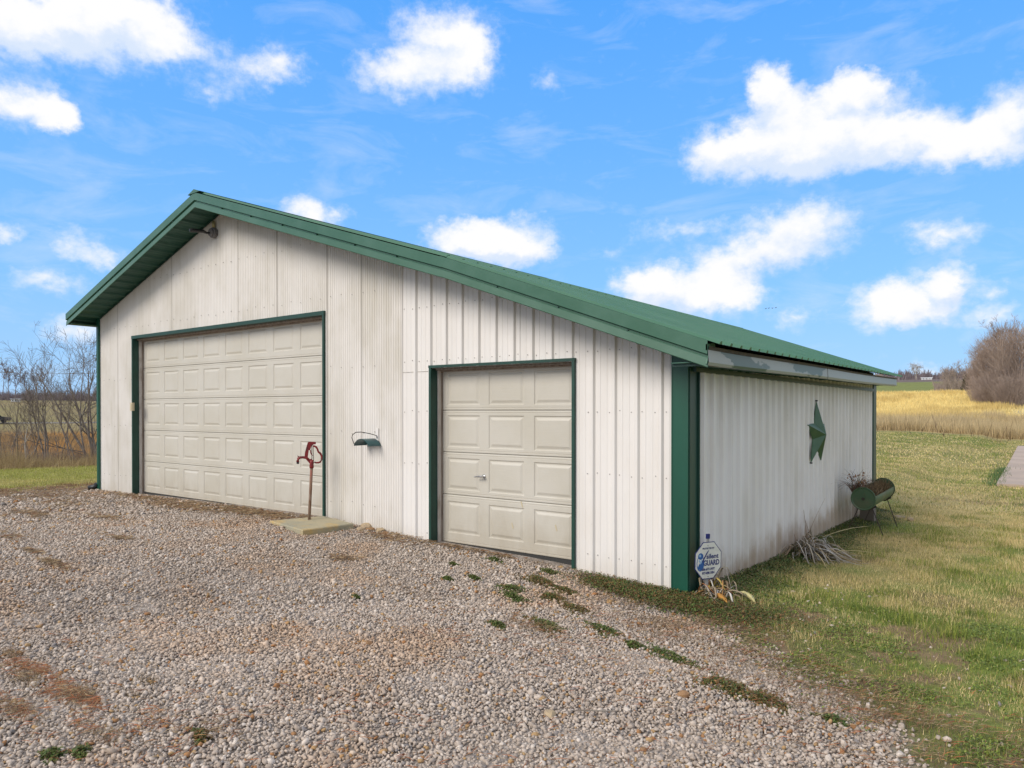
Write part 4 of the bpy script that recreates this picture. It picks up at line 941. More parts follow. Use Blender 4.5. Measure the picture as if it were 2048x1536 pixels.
# ------------------------------------------------------------------ pine needles and brown litter on the gravel
def needles(x, y, L, cols, r, w=.0016, ang=None, lift=.012):
    n = len(x); a = r.uniform(0, np.pi, n) if ang is None else r.normal(ang, .35, n); L = L*r.uniform(.5, 1.3, n); dx = np.cos(a)*L/2; dy = np.sin(a)*L/2; t = r.normal(0, .006, n)
    z = H(x, y) + lift + r.uniform(0, .02, n); px = -np.sin(a)*w; py = np.cos(a)*w; bx = r.normal(0, .06, n)*L
    A = np.stack([x-dx, y-dy, z-t], -1); Mx = np.stack([x - np.sin(a)*bx, y + np.cos(a)*bx, z+.004], -1); B = np.stack([x+dx, y+dy, z+t], -1); W_ = np.stack([px, py, np.zeros(n)], -1); U = np.array([0, 0, w])
    V_ = np.stack([A, Mx-W_, Mx+W_+U, B], 1).reshape(-1, 3); b = np.arange(n)[:, None]*4
    F_ = np.concatenate([b+np.array([[0,1,2]]), b+np.array([[1,3,2]])]); c = np.array(cols)[r.integers(len(cols), size=n)]*r.uniform(.7, 1.25, (n, 1))
    return V_, F_, np.repeat(c, 4, 0)
r = np.random.default_rng(202)
NX, NY = [], []
for cx, cy, rx, ry, n in [(18.42, -4.08, .20, .06, 800), (18.0, -4.20, .26, .06, 560), (18.45, -4.33, .28, .07, 560), (17.93, -4.15, .16, .045, 340), (18.8, -4.1, .3, .10, 240), (17.75, -3.85, .22, .02, 160), (18.9, -4.25, .20, .05, 120), (19.0, -4.0, .25, .18, 220), (20.3, -3.3, .5, .25, 260), (19.6, -3.3, .5, .3, 200),
        (20.1, -2.3, .9, .5, 420), (21.3, -2.2, .6, .35, 420), (19.7, -1.75, .45, .2, 420), (19.45, -2.1, .25, .10, 260), (20.7, -1.25, .9, .28, 900), (20.2, -.85, .7, .3, 600), (21.6, -1.6, .6, .2, 1200), (22.3, -2.2, .6, .3, 900), (16.5, -3.2, 1.4, .7, 350), (14.0, -2.4, 1.6, .6, 350), (18.2, -2.4, 1.6, 1., 420), (12.2, -1.7, 1.4, .4, 500)]:
    NX.append(r.normal(cx, rx, n)); NY.append(r.normal(cy, ry, n))
NX = np.concatenate(NX); NY = np.concatenate(NY); k = ~((NY > -.05) & (NX < 20.05)); NX, NY = NX[k], NY[k]
keep_ = fbm(NX*.6 + NY*1.0, NY*2.2 - NX*.5, .20, 92) + r.normal(0, .06, NX.size) > .50; NX, NY = NX[keep_], NY[keep_]
v, f, c = needles(NX, NY, .085, [(.38,.13,.05), (.28,.10,.04), (.38,.19,.09), (.20,.12,.07), (.36,.26,.14)], r)
tag(npmesh('pine_needles', v, f, c, M['dry']), 'rust coloured pine needles strewn over the gravel', kind='stuff')
NX, NY = [], []
def strew(cx, cy, rx, ry, n): NX.append(r.normal(cx, rx, n)); NY.append(r.normal(cy, ry, n))
for q in ((17.97, -4.22, .10, .04, 190), (18.36, -4.12, .08, .035, 260), (18.35, -4.40, .10, .03, 150), (17.50, -4.14, .06, .025, 120), (15.4, -3.15, .16, .025, 120), (14.7, -3.05, .12, .02, 80), (19.25, -3.9, .10, .05, 160), (17.0, -1.2, .10, .06, 120), (18.2, -1.6, .3, .08, 200), (19.5, -1.62, .20, .08, 420), (20.0, -.75, .35, .22, 1500),
          (20.55, -.75, .35, .20, 2200), (21.2, -1.15, .35, .20, 2400), (21.9, -1.6, .4, .2, 2400), (22.6, -2.3, .5, .25, 1800), (19.9, -.35, .35, .12, 900), (16.6, -.25, .3, .08, 260), (11.2, -.22, .8, .10, 900), (13.6, -.25, .9, .14, 2200), (12.6, -.45, .5, .12, 900), (14.6, -.28, .35, .10, 500), (17.6, -.04, .6, .04, 500), (18.6, -.05, .5, .04, 400),
          (10.0, -1.3, .6, .14, 900), (9.2, -.9, .8, .30, 1500), (11.7, -2.0, .35, .09, 500), (13.3, -2.9, .3, .07, 300), (10.8, -2.3, .6, .10, 500), (8.3, -1.0, .35, .8, 2200), (12.9, -1.6, .30, .06, 260), (14.6, -2.2, .25, .05, 160)): strew(*q)
NX = np.concatenate(NX); NY = np.concatenate(NY); k = ~((NY > -.03) & (NX < 20.05)); NX, NY = NX[k], NY[k]
far_ = np.hypot(NX-CAM[0], NY-CAM[1]) > 7
keep_ = fbm(NX, NY, .22, 91) + r.normal(0, .06, NX.size) > .44
NX, NY, far_ = NX[keep_], NY[keep_], far_[keep_]
for kk, w_, L_ in ((~far_, .0016, .050), (far_, .0045, .10)):
    v, f, c = needles(NX[kk], NY[kk], L_, [(.30,.21,.11), (.38,.28,.16), (.20,.13,.07), (.24,.12,.06), (.15,.10,.06)], r, w_, lift=.016)
    tag(npmesh('dead_grass_litter', v, f, c, M['dry']), 'brown dead grass matted on the gravel', kind='stuff')
bx_, by_, bh_ = [], [], []
for cx, cy, sx__, sy__, n_ in ((18.36, -4.12, .09, .035, 420), (17.97, -4.22, .10, .03, 300), (18.33, -4.40, .10, .03, 260), (17.50, -4.14, .06, .02, 140), (18.47, -3.81, .05, .02, 160), (18.60, -3.95, .04, .015, 90), (15.41, -3.15, .14, .02, 160), (14.7, -3.05, .10, .02, 120), (18.93, -4.24, .07, .03, 160), (19.5, -1.62, .12, .05, 260), (20.4, -1.05, .25, .12, 900), (21.0, -1.35, .25, .12, 900), (21.6, -1.6, .25, .12, 700), (13.6, -.2, .7, .07, 1100), (11.3, -.2, .7, .05, 500), (18.0, -.05, .6, .02, 260)):
    bx_.append(r.normal(cx, sx__, n_)); by_.append(r.normal(cy, sy__, n_)); bh_.append(np.full(n_, .045))
bx_, by_, bh_ = map(np.concatenate, (bx_, by_, bh_)); k = ~((by_ > -.02) & (bx_ < 20.05)); bx_, by_, bh_ = bx_[k], by_[k], bh_[k]
LATE_TUFTS = (bx_, by_, bh_)
one('stick', MB().tube([(20.46, -2.60, .008), (20.52, -2.57, .014), (20.59, -2.52, .012), (20.66, -2.46, .008)], [.003, .0045, .004, .002], 6), M['bark'], (20.56, -2.54, -.02), 'thin grey twig lying beside the pale yellow stone', 'twig')
# ------------------------------------------------------------------ turf
def blades(x, y, h, w, c, r, lean=.45):
    n = len(x); a = r.uniform(0, 2*np.pi, n); l = np.abs(r.normal(0, lean, n)); z = H(x, y) - .004; wx = np.cos(a)*w; wy = np.sin(a)*w; b = a + r.normal(1.57, .6, n)
    A = np.stack([x-wx, y-wy, z], -1); B = np.stack([x+wx, y+wy, z], -1); T_ = np.stack([x + np.cos(b)*h*l, y + np.sin(b)*h*l, z + h*np.sqrt(np.clip(1-l*l*.5, .15, 1))], -1)
    V_ = np.stack([A, B, T_], 1).reshape(-1, 3); cc = np.repeat(c, 3, 0); cc[2::3] *= 1.12
    return V_, np.arange(3*n).reshape(-1, 3), cc
v, f, cc = blades(*LATE_TUFTS[:2], LATE_TUFTS[2]*r.uniform(.4, 1.4, LATE_TUFTS[0].size), np.full(LATE_TUFTS[0].size, .0017), np.array([(.30,.22,.12), (.18,.12,.07), (.11,.08,.05), (.38,.30,.17)])[r.integers(4, size=LATE_TUFTS[0].size)], r, .9)
tag(npmesh('dead_grass_tufts', v, f, cc, M['blade']), 'small wiry brown dead grass tufts standing in the gravel', kind='stuff')
GREEN, LIME, OLIVE, TAN, STRAW = C3(.13,.19,.036), C3(.33,.36,.07), C3(.29,.27,.075), C3(.56,.44,.20), C3(.74,.60,.31)
def turf_col(x, y, r):
    n = len(x); p = fbm(x, y, .95, 51) * .6 + fbm(x, y, .28, 52)*.4
    tan1 = np.exp(-(((x-20.75)/.55)**2 + ((y-.05 + .35*(x-20.75))/.22)**2)); tan2 = np.exp(-(((x-21.6)/.8)**2 + ((y-2.1)/.8)**2))*.8; gr1 = np.exp(-(((x-21.8)/.9)**2 + ((y-.35)/.4)**2))
    pt = ss(.44, .60, p + tan1*.6 + tan2*.16 - gr1*.18 + .04*ss(3, 9, y)) ; pick = r.uniform(size=n)
    c = np.where((pick < .5)[:, None], GREEN, np.where((pick < .72)[:, None], OLIVE, LIME)); t = np.where((pick < .5)[:, None], TAN, np.where((pick < .8)[:, None], STRAW, OLIVE))
    m = (r.uniform(size=n) < .20 + pt*.72)[:, None]; return np.where(m, t, c) * r.uniform(.7, 1.3, (n, 1)), pt
r = np.random.default_rng(303)
def lawn(x0, x1, y0, y1, s, h, w, lab, cond=None, tall=0.):
    x, y = jgrid(x0, x1, y0, y1, s, r); g, dd = gravel_mask(x, y)
    k = view_keep(x, y, 3) & (r.uniform(size=x.size) > g*1.02 + .55*ss(.9, .1, dd)*(y < .6) + .6*ss(.57, .68, fbm(x, y, .30, 57))*(y < .5)) & ((x > 20.06) | (y > D + .1))
    if cond is not None: k &= cond(x, y)
    x, y = x[k], y[k]; c, pt = turf_col(x, y, r); tf = fbm(x, y, .33, 55); hh = h*r.uniform(.45, 1.25, len(x))*(.55 + .75*tf)*(1 + tall*(tf > .62)*1.2)
    v, f, cc = blades(x, y, hh, w*r.uniform(.6, 1.2, len(x)), c, r, .6)
    tag(npmesh('lawn_grass', v, f, cc, M['blade']), lab, kind='stuff')
cn = lambda x, y: np.hypot(x-CAM[0], y-CAM[1]) < 7.0
cf = lambda x, y: np.hypot(x-CAM[0], y-CAM[1]) >= 7.0
lawn(19.9, 25, -3.6, 1.6, .0140, .040, .0023, 'patchy green and tan winter lawn beside the gravel', cn, .8)
lawn(20.0, 25.5, .5, 9.5, .019, .045, .0028, 'patchy green and tan winter lawn along the side wall', cf, .5)
lawn(12, 25.5, 9.5, 22, .05, .055, .008, 'winter lawn behind the garage')
lawn(8, 24, 22, 45, .11, .07, .018, 'far winter lawn before the golden field')
# fuller green tufts in the lawn
r = np.random.default_rng(321)
TX, TY, TH = [], [], []
for cx, cy in [(22.35, -.55), (22.1, -.25), (22.55, -.2), (21.9, .15), (22.3, .2), (21.5, .3), (22.0, 1.0), (21.3, 1.4), (22.4, 2.2), (21.7, 3.0), (22.6, -1.0), (21.2, .55), (22.7, .6)]:
    m_ = 240; TX.append(cx + r.normal(0, .09, m_)); TY.append(cy + r.normal(0, .07, m_)); TH.append(np.full(m_, .10))
TX, TY, TH = map(np.concatenate, (TX, TY, TH)); c = np.where((r.uniform(size=TX.size) < .7)[:, None], GREEN*.95, LIME)*r.uniform(.7, 1.3, (TX.size, 1))
v, f, cc = blades(TX, TY, TH*r.uniform(.5, 1.2, TX.size), np.full(TX.size, .0018), c, r, .75)
tag(npmesh('grass_tufts', v, f, cc, M['blade']), 'longer green grass tufts in the near lawn', kind='stuff')
# clover and low leaves: along the wall foot, at the corner and in the near right lawn
r = np.random.default_rng(404)
def cover(name, x, y, h, cols, size, lab): v, f, c = leaf_at(x, y, h, cols, r, size); tag(npmesh(name, v, f, c, M['leafy']), lab, kind='stuff')
yy = r.uniform(.15, 8.2, 26000); xx = 20.03 + np.abs(r.normal(0, .22 + .06*np.sin(yy*2.1), yy.size)); cover('ground_cover', xx, yy, .055*np.exp(-(xx-20.03)/.5), GRN, .012, 'dark green clover along the foot of the side wall')
xx = r.uniform(20.2, 23.4, 85000); yy = r.uniform(-2.6, 1.0, xx.size); dd = gravel_mask(xx, yy)[1]; k = (dd > .02) & (r.uniform(size=xx.size) < ss(.43, .60, fbm(xx, yy, .30, 61)) * ss(.0, .35, dd)) & view_keep(xx, yy, 2)
cover('ground_cover', xx[k], yy[k], .018, [(.19,.25,.04), (.14,.20,.035), (.24,.28,.06), (.11,.16,.035)], .008, 'bright green clover creeping in the near lawn')
xx = np.concatenate([r.normal(19.50, .22, 9000), r.normal(19.95, .25, 10000), r.normal(20.5, .3, 5000)]); yy = np.concatenate([r.normal(-.32, .10, 9000) , r.normal(-.26, .15, 10000), r.normal(-.15, .2, 5000)]) ; yy = yy - (xx-19.9)*.15
k = ~((yy > -.035) & (xx < 20.04)); cover('ground_cover', xx[k], yy[k], .045, RED[:4] + GRN[:3] + [(.22,.12,.04)], .0095, 'reddish green weed mat spreading from the wall to the corner post')
# pale dry leaf scraps in the lawn
xx = r.uniform(20.3, 23.4, 520); yy = r.uniform(-2.4, 4, xx.size); k = (gravel_mask(xx, yy)[1] > .02) & (fbm(xx, yy, .3, 66) > .52); v, f, c = leaf_at(xx[k], yy[k], .03, [(.34,.28,.20), (.26,.18,.11), (.40,.35,.28), (.30,.18,.10)], r, .009)
tag(npmesh('leaf_litter', v, f, c, M['dry']), 'pale dry leaf scraps caught in the lawn', kind='stuff')
# left lawn strip
x, y = jgrid(-1.5, 10, -6, 5, .034, r); d = np.hypot(x-CAM[0], y-CAM[1]); k = view_keep(x, y, 3) & (d < 21.3) & (d > 13.4) & (r.uniform(size=x.size) > gravel_mask(x, y)[0]*1.1) & ~((x > 8.85) & (y > 0)) & (r.uniform(size=x.size) < ss(8.4, 7.2, x) + .2)
x, y = x[k], y[k]; br = ss(6.7, 7.6, x)[:, None]; p = fbm(x, y, .9, 71)[:, None]; c = lerp(lerp(C3(.33,.34,.085), C3(.46,.41,.15), ss(.4,.65,p)), C3(.24,.15,.07), br*ss(.35,.55,fbm(x,y,.3,72))[:, None])*r.uniform(.7, 1.3, (len(x), 1))
v, f, cc = blades(x, y, .05*r.uniform(.5, 1.2, len(x)), np.full(len(x), .007), c, r, .6); tag(npmesh('lawn_grass', v, f, cc, M['blade']), 'yellow green lawn strip left of the garage', kind='stuff')
# ------------------------------------------------------------------ walk and lanes
def drape(name, pts, w, m, lift=.05, n=3, kind='structure', lab=None):
    V_, F_ = [], []
    for i_, (x_, y_) in enumerate(pts):
        a = Vector(pts[max(i_-1, 0)]); b = Vector(pts[min(i_+1, len(pts)-1)]); d_ = (b-a).normalized(); s_ = Vector((-d_.y, d_.x))
        for j_ in range(n): o_ = (j_/(n-1)-.5)*w; V_.append((x_+s_.x*o_, y_+s_.y*o_, H1(x_, y_)+lift))
        V_.append((x_+s_.x*w*.5, y_+s_.y*w*.5, H1(x_, y_)-.2)); V_.append((x_-s_.x*w*.5, y_-s_.y*w*.5, H1(x_, y_)-.2))
    q = n+2
    for i_ in range(len(pts)-1):
        for j_ in range(n-1): F_.append((i_*q+j_, i_*q+j_+1, (i_+1)*q+j_+1, (i_+1)*q+j_))
        F_.append((i_*q+n-1, i_*q+n, (i_+1)*q+n, (i_+1)*q+n-1)); F_.append((i_*q+n+1, i_*q, (i_+1)*q, (i_+1)*q+n+1))
    mb = MB().add(V_, F_); o = obj(name, mb, m); return tag(o, kind=kind)
ca, cb_ = (21.48, 15.4), (21.36, 38.2)
for k in range(8):
    y0 = ca[1] + (cb_[1]-ca[1])*k/8; y1 = ca[1] + (cb_[1]-ca[1])*(k+1)/8 - .03; xa = ca[0] + (cb_[0]-ca[0])*k/8; xb = ca[0] + (cb_[0]-ca[0])*(k+1)/8
    mb = MB().add([(xa, y0, H1(xa, y0)-.1), (xa+2.4, y0, H1(xa, y0)-.1), (xb+2.4, y1, H1(xb, y1)-.1), (xb, y1, H1(xb, y1)-.1), (xa, y0, H1(xa, y0)+.06), (xa+2.4, y0, H1(xa, y0)+.06), (xb+2.4, y1, H1(xb, y1)+.06), (xb, y1, H1(xb, y1)+.06)], [(4,5,6,7), (0,1,5,4), (1,2,6,5), (2,3,7,6), (3,0,4,7)])
    if k == 0: walk = tag(obj('concrete_walk', mb, M['walk']), kind='structure'); BASE[walk] = Vector((0, 0, 0))
    else: obj('slab', mb, M['walk'], walk)
xx = 21.41 + r.normal(0, .12, 600); yy = r.uniform(15.3, 22, xx.size); v, f, cc = blades(xx, yy, .16*r.uniform(.4, 1.1, xx.size), np.full(xx.size, .010), C3(.09,.15,.055)*r.uniform(.7,1.4,(xx.size,1)), r, .4); tag(npmesh('edge_plants', v, f, cc, M['blade']), 'dark green leafy growth along the concrete walk edge', kind='stuff')
drape('farm_lane', [polar(u, 121)[:2] for u in range(-60, 205, 12)], 3.0, M['road'], .12)
drape('country_road', [polar(u, dd_)[:2] for u, dd_ in ((2034, 150), (2052, 118), (2075, 98), (2120, 82))], 7, M['road'], .25)
# ------------------------------------------------------------------ tall dry growth
r = np.random.default_rng(505)
def pol(u, d): d = np.where(np.asarray(u) < 600, d/.83, d); a = np.arctan((u-1024)/1419.685) - .643325; return CAM[0]+np.sin(a)*d, CAM[1]+np.cos(a)*d
n = 52000; u = r.uniform(1660, 2120, n); dd = r.uniform(47, 74, n)**1.0; x, y = pol(u, dd); k = (y > 46.5 + 2.0*fbm(x, y, 2., 85)); x, y = x[k], y[k]; n = len(x); p = fbm(x, y, 1.6, 81)[:, None]
c = lerp(lerp(C3(.60,.48,.27), C3(.44,.34,.19), p), C3(.74,.57,.21), (ss(54, 66, y - 14*ss(14, 21, x))*.8)[:, None])*r.uniform(.65, 1.3, (n, 1)); hh = (.55 + .7*p[:, 0])*r.uniform(.5, 1.2, n)
v, f, cc = blades(x, y, hh, np.full(n, .018), c, r, .35); tag(npmesh('tall_dry_grass', v, f, cc, M['blade']), 'tall tan grass at the near edge of the golden field', kind='stuff')
n = 60000; u = r.uniform(1660, 2120, n); dd = 66 + 78*r.uniform(0, 1, n)**1.2; x, y = pol(u, dd); p = fbm(x, y*.6, 3., 82)[:, None]
c = lerp(C3(.78,.63,.27), C3(.62,.47,.18), ss(.46,.66,p))*r.uniform(.75, 1.2, (n, 1)); v, f, cc = blades(x, y, (.35+.7*p[:, 0])*r.uniform(.5, 1.1, n), np.full(n, .045), c, r, .4)
tag(npmesh('golden_grass', v, f, cc, M['blade']), 'golden yellow sedge grass covering the field', kind='stuff')
# left hollow: tufts at the lawn edge, brush and orange grass
n = 9000; u = r.uniform(-120, 235, n); dd = r.normal(18.6, .55, n); x, y = pol(u, dd); c = lerp(C3(.40,.31,.15), C3(.27,.19,.10), r.uniform(size=(n, 1))); v, f, cc = blades(x, y, (.04+1.0*fbm(x, y, .6, 83)**2)*r.uniform(.3, 1.3, n), np.full(n, .006), c, r, .75)
tag(npmesh('tall_dry_grass', v, f, cc, M['blade']), 'tan grass tufts along the drop behind the left lawn', kind='stuff')
n = 26000; u = r.uniform(-150, 260, n); dd = 19 + 20*r.uniform(0, 1, n)**1.3; x, y = pol(u, dd); c = lerp(C3(.34,.25,.15), C3(.20,.14,.10), ss(.35, .6, fbm(x, y, 1.1, 87))[:, None])*r.uniform(.6, 1.3, (n, 1)); v, f, cc = blades(x, y, (.15+1.5*fbm(x, y, 1.5, 84)**1.5)*r.uniform(.4, 1.1, n), np.full(n, .007), c, r, .35)
tag(npmesh('brush', v, f, cc, M['blade']), 'brown winter brush filling the hollow on the left', kind='stuff')
n = 30000; u = r.uniform(-150, 260, n); dd = 42 + 48*r.uniform(0, 1, n); x, y = pol(u, dd); p = fbm(x, y, 4, 86)[:, None]; c = lerp(C3(.50,.29,.10), C3(.32,.22,.11), ss(.4,.62,p))*r.uniform(.7, 1.25, (n, 1)); v, f, cc = blades(x, y, (.4+.7*p[:, 0])*r.uniform(.4, 1.1, n), np.full(n, .03), c, r, .4)
tag(npmesh('orange_grass', v, f, cc, M['blade']), 'orange brown grass on the slope beyond the brush', kind='stuff')
# ------------------------------------------------------------------ bare trees
def tubes(segs, sides, name, m, T, fat=1.):
    """segs: (p0, p1, r0, r1) rows"""
    s = np.array(segs); p0, p1, r0, r1 = s[:, :3], s[:, 3:6], s[:, 6:7]*fat, s[:, 7:8]*fat; d = p1-p0; d /= np.linalg.norm(d, axis=1)[:, None] + 1e-9
    a = np.cross(d, np.array([.31, .17, .93])); a /= np.linalg.norm(a, axis=1)[:, None] + 1e-9; b = np.cross(d, a); n = len(s); V_ = []
    for q in range(sides):
        t = 2*math.pi*q/sides; o = a*math.cos(t) + b*math.sin(t); V_ += [p0 + o*r0, p1 + o*r1]
    V_ = np.stack(V_, 1).reshape(-1, 3); base = np.arange(n)[:, None]*(2*sides); F_ = []
    for q in range(sides): q2 = (q+1) % sides; F_.append(base + np.array([[2*q, 2*q2, 2*q2+1, 2*q+1]]))
    return npmesh(name, V_, np.concatenate(F_), None, m, T, BASE[T])
def grow(base, height, rad, seed, spread=.5, levels=4, kids=(7, 6, 5, 4), trunk_frac=.25, up=.25, minr=.004, lean=(0, 0), ratio=.55, forks=1, low=0.25):
    rr_ = random.Random(seed); TR, CR = [], []
    def br(p, d, L, rd, lev):
        n = 5 if lev == 0 else (4 if lev < 3 else 2); pts = [p.copy()]; q = p.copy()
        for k in range(n):
            d = (d + Vector((rr_.gauss(0, .10+.05*lev), rr_.gauss(0, .10+.05*lev), rr_.gauss(0, .06) + up*.18)) ).normalized()
            q2 = q + d*(L/n); ra = max(minr, rd*(1 - .75*k/n)); rb = max(minr*.8, rd*(1 - .75*(k+1)/n)); (TR if lev == 0 else CR).append((*q, *q2, ra, rb)); q = q2; pts.append(q.copy())
        if lev + 1 >= levels: return
        for k in range(kids[lev]):
            t = (low if lev == 0 else .15) + (1-(low if lev == 0 else .15))*rr_.random()**.85; i_ = min(int(t*n), n-1); pp = pts[i_].lerp(pts[i_+1], t*n-i_)
            ang = rr_.uniform(0, 6.283); side_ = d.cross(Vector((math.cos(ang), math.sin(ang), .1))); 
            if side_.length < .1: continue
            nd = (d*(1-spread*.55) + side_.normalized()*spread*rr_.uniform(.6, 1.3) + Vector((0, 0, up*.5))).normalized()
            br(pp, nd, L*ratio*rr_.uniform(.7, 1.2)*(1 - .35*t), max(minr, rd*(1-.7*t)*.55), lev+1)
    for k in range(forks):
        a = rr_.uniform(0, 6.28) + k*6.28/forks; dd_ = Vector((lean[0] + (.28*math.cos(a) if forks > 1 else 0), lean[1] + (.28*math.sin(a) if forks > 1 else 0), 1)).normalized()
        br(Vector(base), dd_, height*(1 if forks == 1 else rr_.uniform(.8, 1)), rad, 0)
    return TR, CR
def tree(name, u, dist, height, rad, seed, label, group, m='bark', zoff=0., cloud=None, **kw):
    x, y, z = polar(u, dist); z += zoff; T = thing(name, (x, y, z), label, 'tree', group); TR, CR = grow((x, y, z - .15), height, rad, seed, **kw)
    if cloud:
        n_, rx_, hz_, tw_ = cloud; q = np.random.default_rng(seed); t = q.uniform(0, 1, n_); a = q.uniform(0, 6.283, n_); rad_ = rx_*np.sqrt(np.clip(1 - ((t - .38)/.66)**2, .03, 1))*np.sqrt(q.uniform(.15, 1, n_))*(1 + .18*np.sin(a*3 + t*7 + seed))
        P = np.stack([x + rad_*np.cos(a), y + rad_*np.sin(a), z + .1 + t*hz_*.93], -1); dv_ = np.stack([np.cos(a)*.45, np.sin(a)*.45, np.full(n_, 1.)], -1) + q.normal(0, .28, (n_, 3)); L_ = q.uniform(.35, 1.25, n_)[:, None]
        CR = CR + np.concatenate([P, P + dv_*L_, np.full((n_, 1), tw_), np.full((n_, 1), tw_*.4)], 1).tolist()
    tubes(TR, 6, 'trunk', M[m], T); c = tubes(CR, 3, 'crown', M[m], T); return T
GL = 'bare trees behind the left lawn'
w = Vector((-math.sin(.643), math.cos(.643), 0))
tree('bare_tree', 96, 21.5, 3.1, .034, 11, 'forked bare tree standing clear left of the garage', GL, forks=3, spread=.55, kids=(7, 6, 5, 0), levels=4, low=.3, up=.4, minr=.0035)
tree('bare_tree', 200, 22.5, 4.3, .050, 12, 'largest bare tree partly hidden by the garage corner, branches fanning left', GL, forks=4, spread=.75, kids=(8, 6, 5, 0), levels=4, low=.15, up=.32, minr=.0038, lean=(-.15, -.1))
tree('bare_sapling', 176, 21.0, 3.7, .030, 13, 'slim bare sapling next to the garage corner', GL, spread=.6, kids=(9, 5, 4), levels=3, up=.35, minr=.0033)
tree('bare_sapling', 150, 20.6, 2.8, .022, 14, 'thin leaning sapling between the forked tree and the corner', GL, spread=.5, kids=(7, 4, 3), levels=3, lean=(-.15, -.05), minr=.0033)
tree('bare_sapling', 70, 20.4, 2.9, .026, 15, 'thin bare sapling just left of the forked tree', GL, spread=.6, kids=(8, 5, 3), levels=3, lean=(-.1, -.1), minr=.0033)
tree('dead_trunk', 53, 20.2, 1.45, .030, 16, 'pale broken dead trunk at the lawn edge on the left', GL, m='palebark', spread=.4, kids=(3, 2), levels=2, minr=.005)
tree('bare_sapling', 40, 20.8, 2.4, .022, 17, 'small twisted bare sapling near the left edge of the photo', GL, spread=.7, kids=(8, 5, 3), levels=3, lean=(.1, .1), minr=.0033)
tree('bare_sapling', 122, 20.5, 2.0, .016, 18, 'short whip like sapling right of the forked tree', GL, spread=.5, kids=(5, 3), levels=2, minr=.0033)
tree('bare_sapling', 10, 20.9, 1.9, .016, 19, 'leafless shrub at the very left edge behind the lawn', GL, forks=3, spread=.7, kids=(6, 4, 3), levels=3, minr=.0033)
for q_, (u_, d_, h_, lb) in enumerate([(112, 21.4, 2.6, 'grey sapling standing between the forked tree and the short whip'), (138, 22.2, 3.2, 'tall thin sapling second from the garage corner group'), (162, 21.2, 2.9, 'thin sapling just left of the slim corner sapling'), (84, 22.6, 3.2, 'sapling rising behind the forked tree'), (26, 21.8, 2.2, 'small sapling left of the twisted one'), (60, 22.4, 2.5, 'sapling behind the pale dead trunk')]):
    tree('bare_sapling', u_, d_, h_, .020, 70 + q_, lb, GL, spread=.6, kids=(9, 6, 4), levels=3, up=.35, minr=.0033, lean=(random.uniform(-.2, .1), random.uniform(-.1, .1)), low=.15)
GF = 'row of tall bare trees on the left skyline'
for k, (u_, h_, lb) in enumerate([(-20, 11.5, 'skyline tree just outside the left edge'), (4, 11, 'leftmost tall bare tree on the left skyline'), (16, 10, 'second tall bare tree from the left on the skyline'), (33, 10.2, 'skyline tree standing right above the small white house'), (58, 9.5, 'skyline tree left of the twin pair behind the forked tree'), (75, 9.8, 'left one of the twin skyline trees behind the forked tree'), (88, 10, 'right one of the twin skyline trees behind the forked tree')]):
    tree('bare_tree', u_, 242 + (k % 3)*4, h_, .15, 30+k, lb, GF, m='purple', spread=.5, kids=(13, 8, 6, 0), levels=4, low=.42, up=.35, minr=.026, ratio=.42)
GR = 'bare trees at the right edge of the golden field'
tree('bare_tree', 2010, 104, 9.6, .13, 51, 'tallest pale trunked bare tree in the right hand thicket', GR, m='barkfar', forks=3, spread=.50, kids=(16, 9, 7, 0), levels=4, low=.08, up=.30, minr=.009, ratio=.40, cloud=(4200, 2.4, 9.3, .012))
tree('bare_tree', 1984, 106, 6.2, .08, 52, 'rounded brown bare tree at the left side of the thicket', GR, m='barkfar', forks=5, spread=.62, kids=(11, 8, 6, 0), levels=4, low=.04, up=.25, minr=.009, ratio=.42, cloud=(4600, 2.5, 6.4, .012))
tree('bare_tree', 2040, 100, 8.4, .12, 53, 'bare tree at the right frame edge of the thicket', GR, m='barkfar', forks=4, spread=.55, kids=(12, 8, 6, 0), levels=4, low=.05, up=.28, minr=.009, ratio=.40, cloud=(4600, 3.0, 8.5, .012))
tree('bare_tree', 1985, 112, 8.2, .11, 54, 'bare tree at the back of the thicket behind the tallest one', GR, m='barkfar', forks=4, spread=.55, kids=(12, 8, 6, 0), levels=4, low=.05, up=.28, minr=.009, ratio=.40, cloud=(4200, 2.8, 8.2, .012))
tree('bare_shrub', 1975, 100, 3.6, .06, 55, 'low brown bare shrub at the left foot of the thicket', GR, m='barkfar', forks=6, spread=.7, kids=(9, 7, 5, 0), levels=4, low=.02, minr=.008, cloud=(1600, 1.6, 2.6, .010))
tree('bare_shrub', 2022, 96, 3.2, .06, 56, 'low brown bare shrub in front of the thicket trunks', GR, m='barkfar', forks=6, spread=.7, kids=(9, 7, 5, 0), levels=4, low=.02, minr=.008, cloud=(1600, 1.6, 2.6, .010))
tree('bare_shrub', 1985, 98, 2.8, .06, 58, 'brown bare shrub at the foot of the tallest thicket tree', GR, m='barkfar', forks=6, spread=.7, kids=(9, 7, 5, 0), levels=4, low=.02, minr=.008, cloud=(1600, 1.6, 2.6, .010))
tree('bare_tree', 1912, 175, 7.0, .12, 57, 'open bare tree left of the small dark cedar', GR, m='barkfar', forks=4, spread=.6, kids=(9, 7, 5, 0), levels=4, low=.1, minr=.014)
tree('bare_tree', 1894, 180, 5.2, .10, 59, 'smaller open bare tree left of the one beside the cedar', GR, m='barkfar', forks=4, spread=.6, kids=(8, 6, 5, 0), levels=4, low=.1, minr=.014)
tree('bare_tree', 1832, 430, 8, .10, 60, 'pale leafless tree on the horizon behind the golden field', GR, m='palebark', forks=4, spread=.7, kids=(8, 6, 4, 0), levels=4, low=.1, minr=.03)
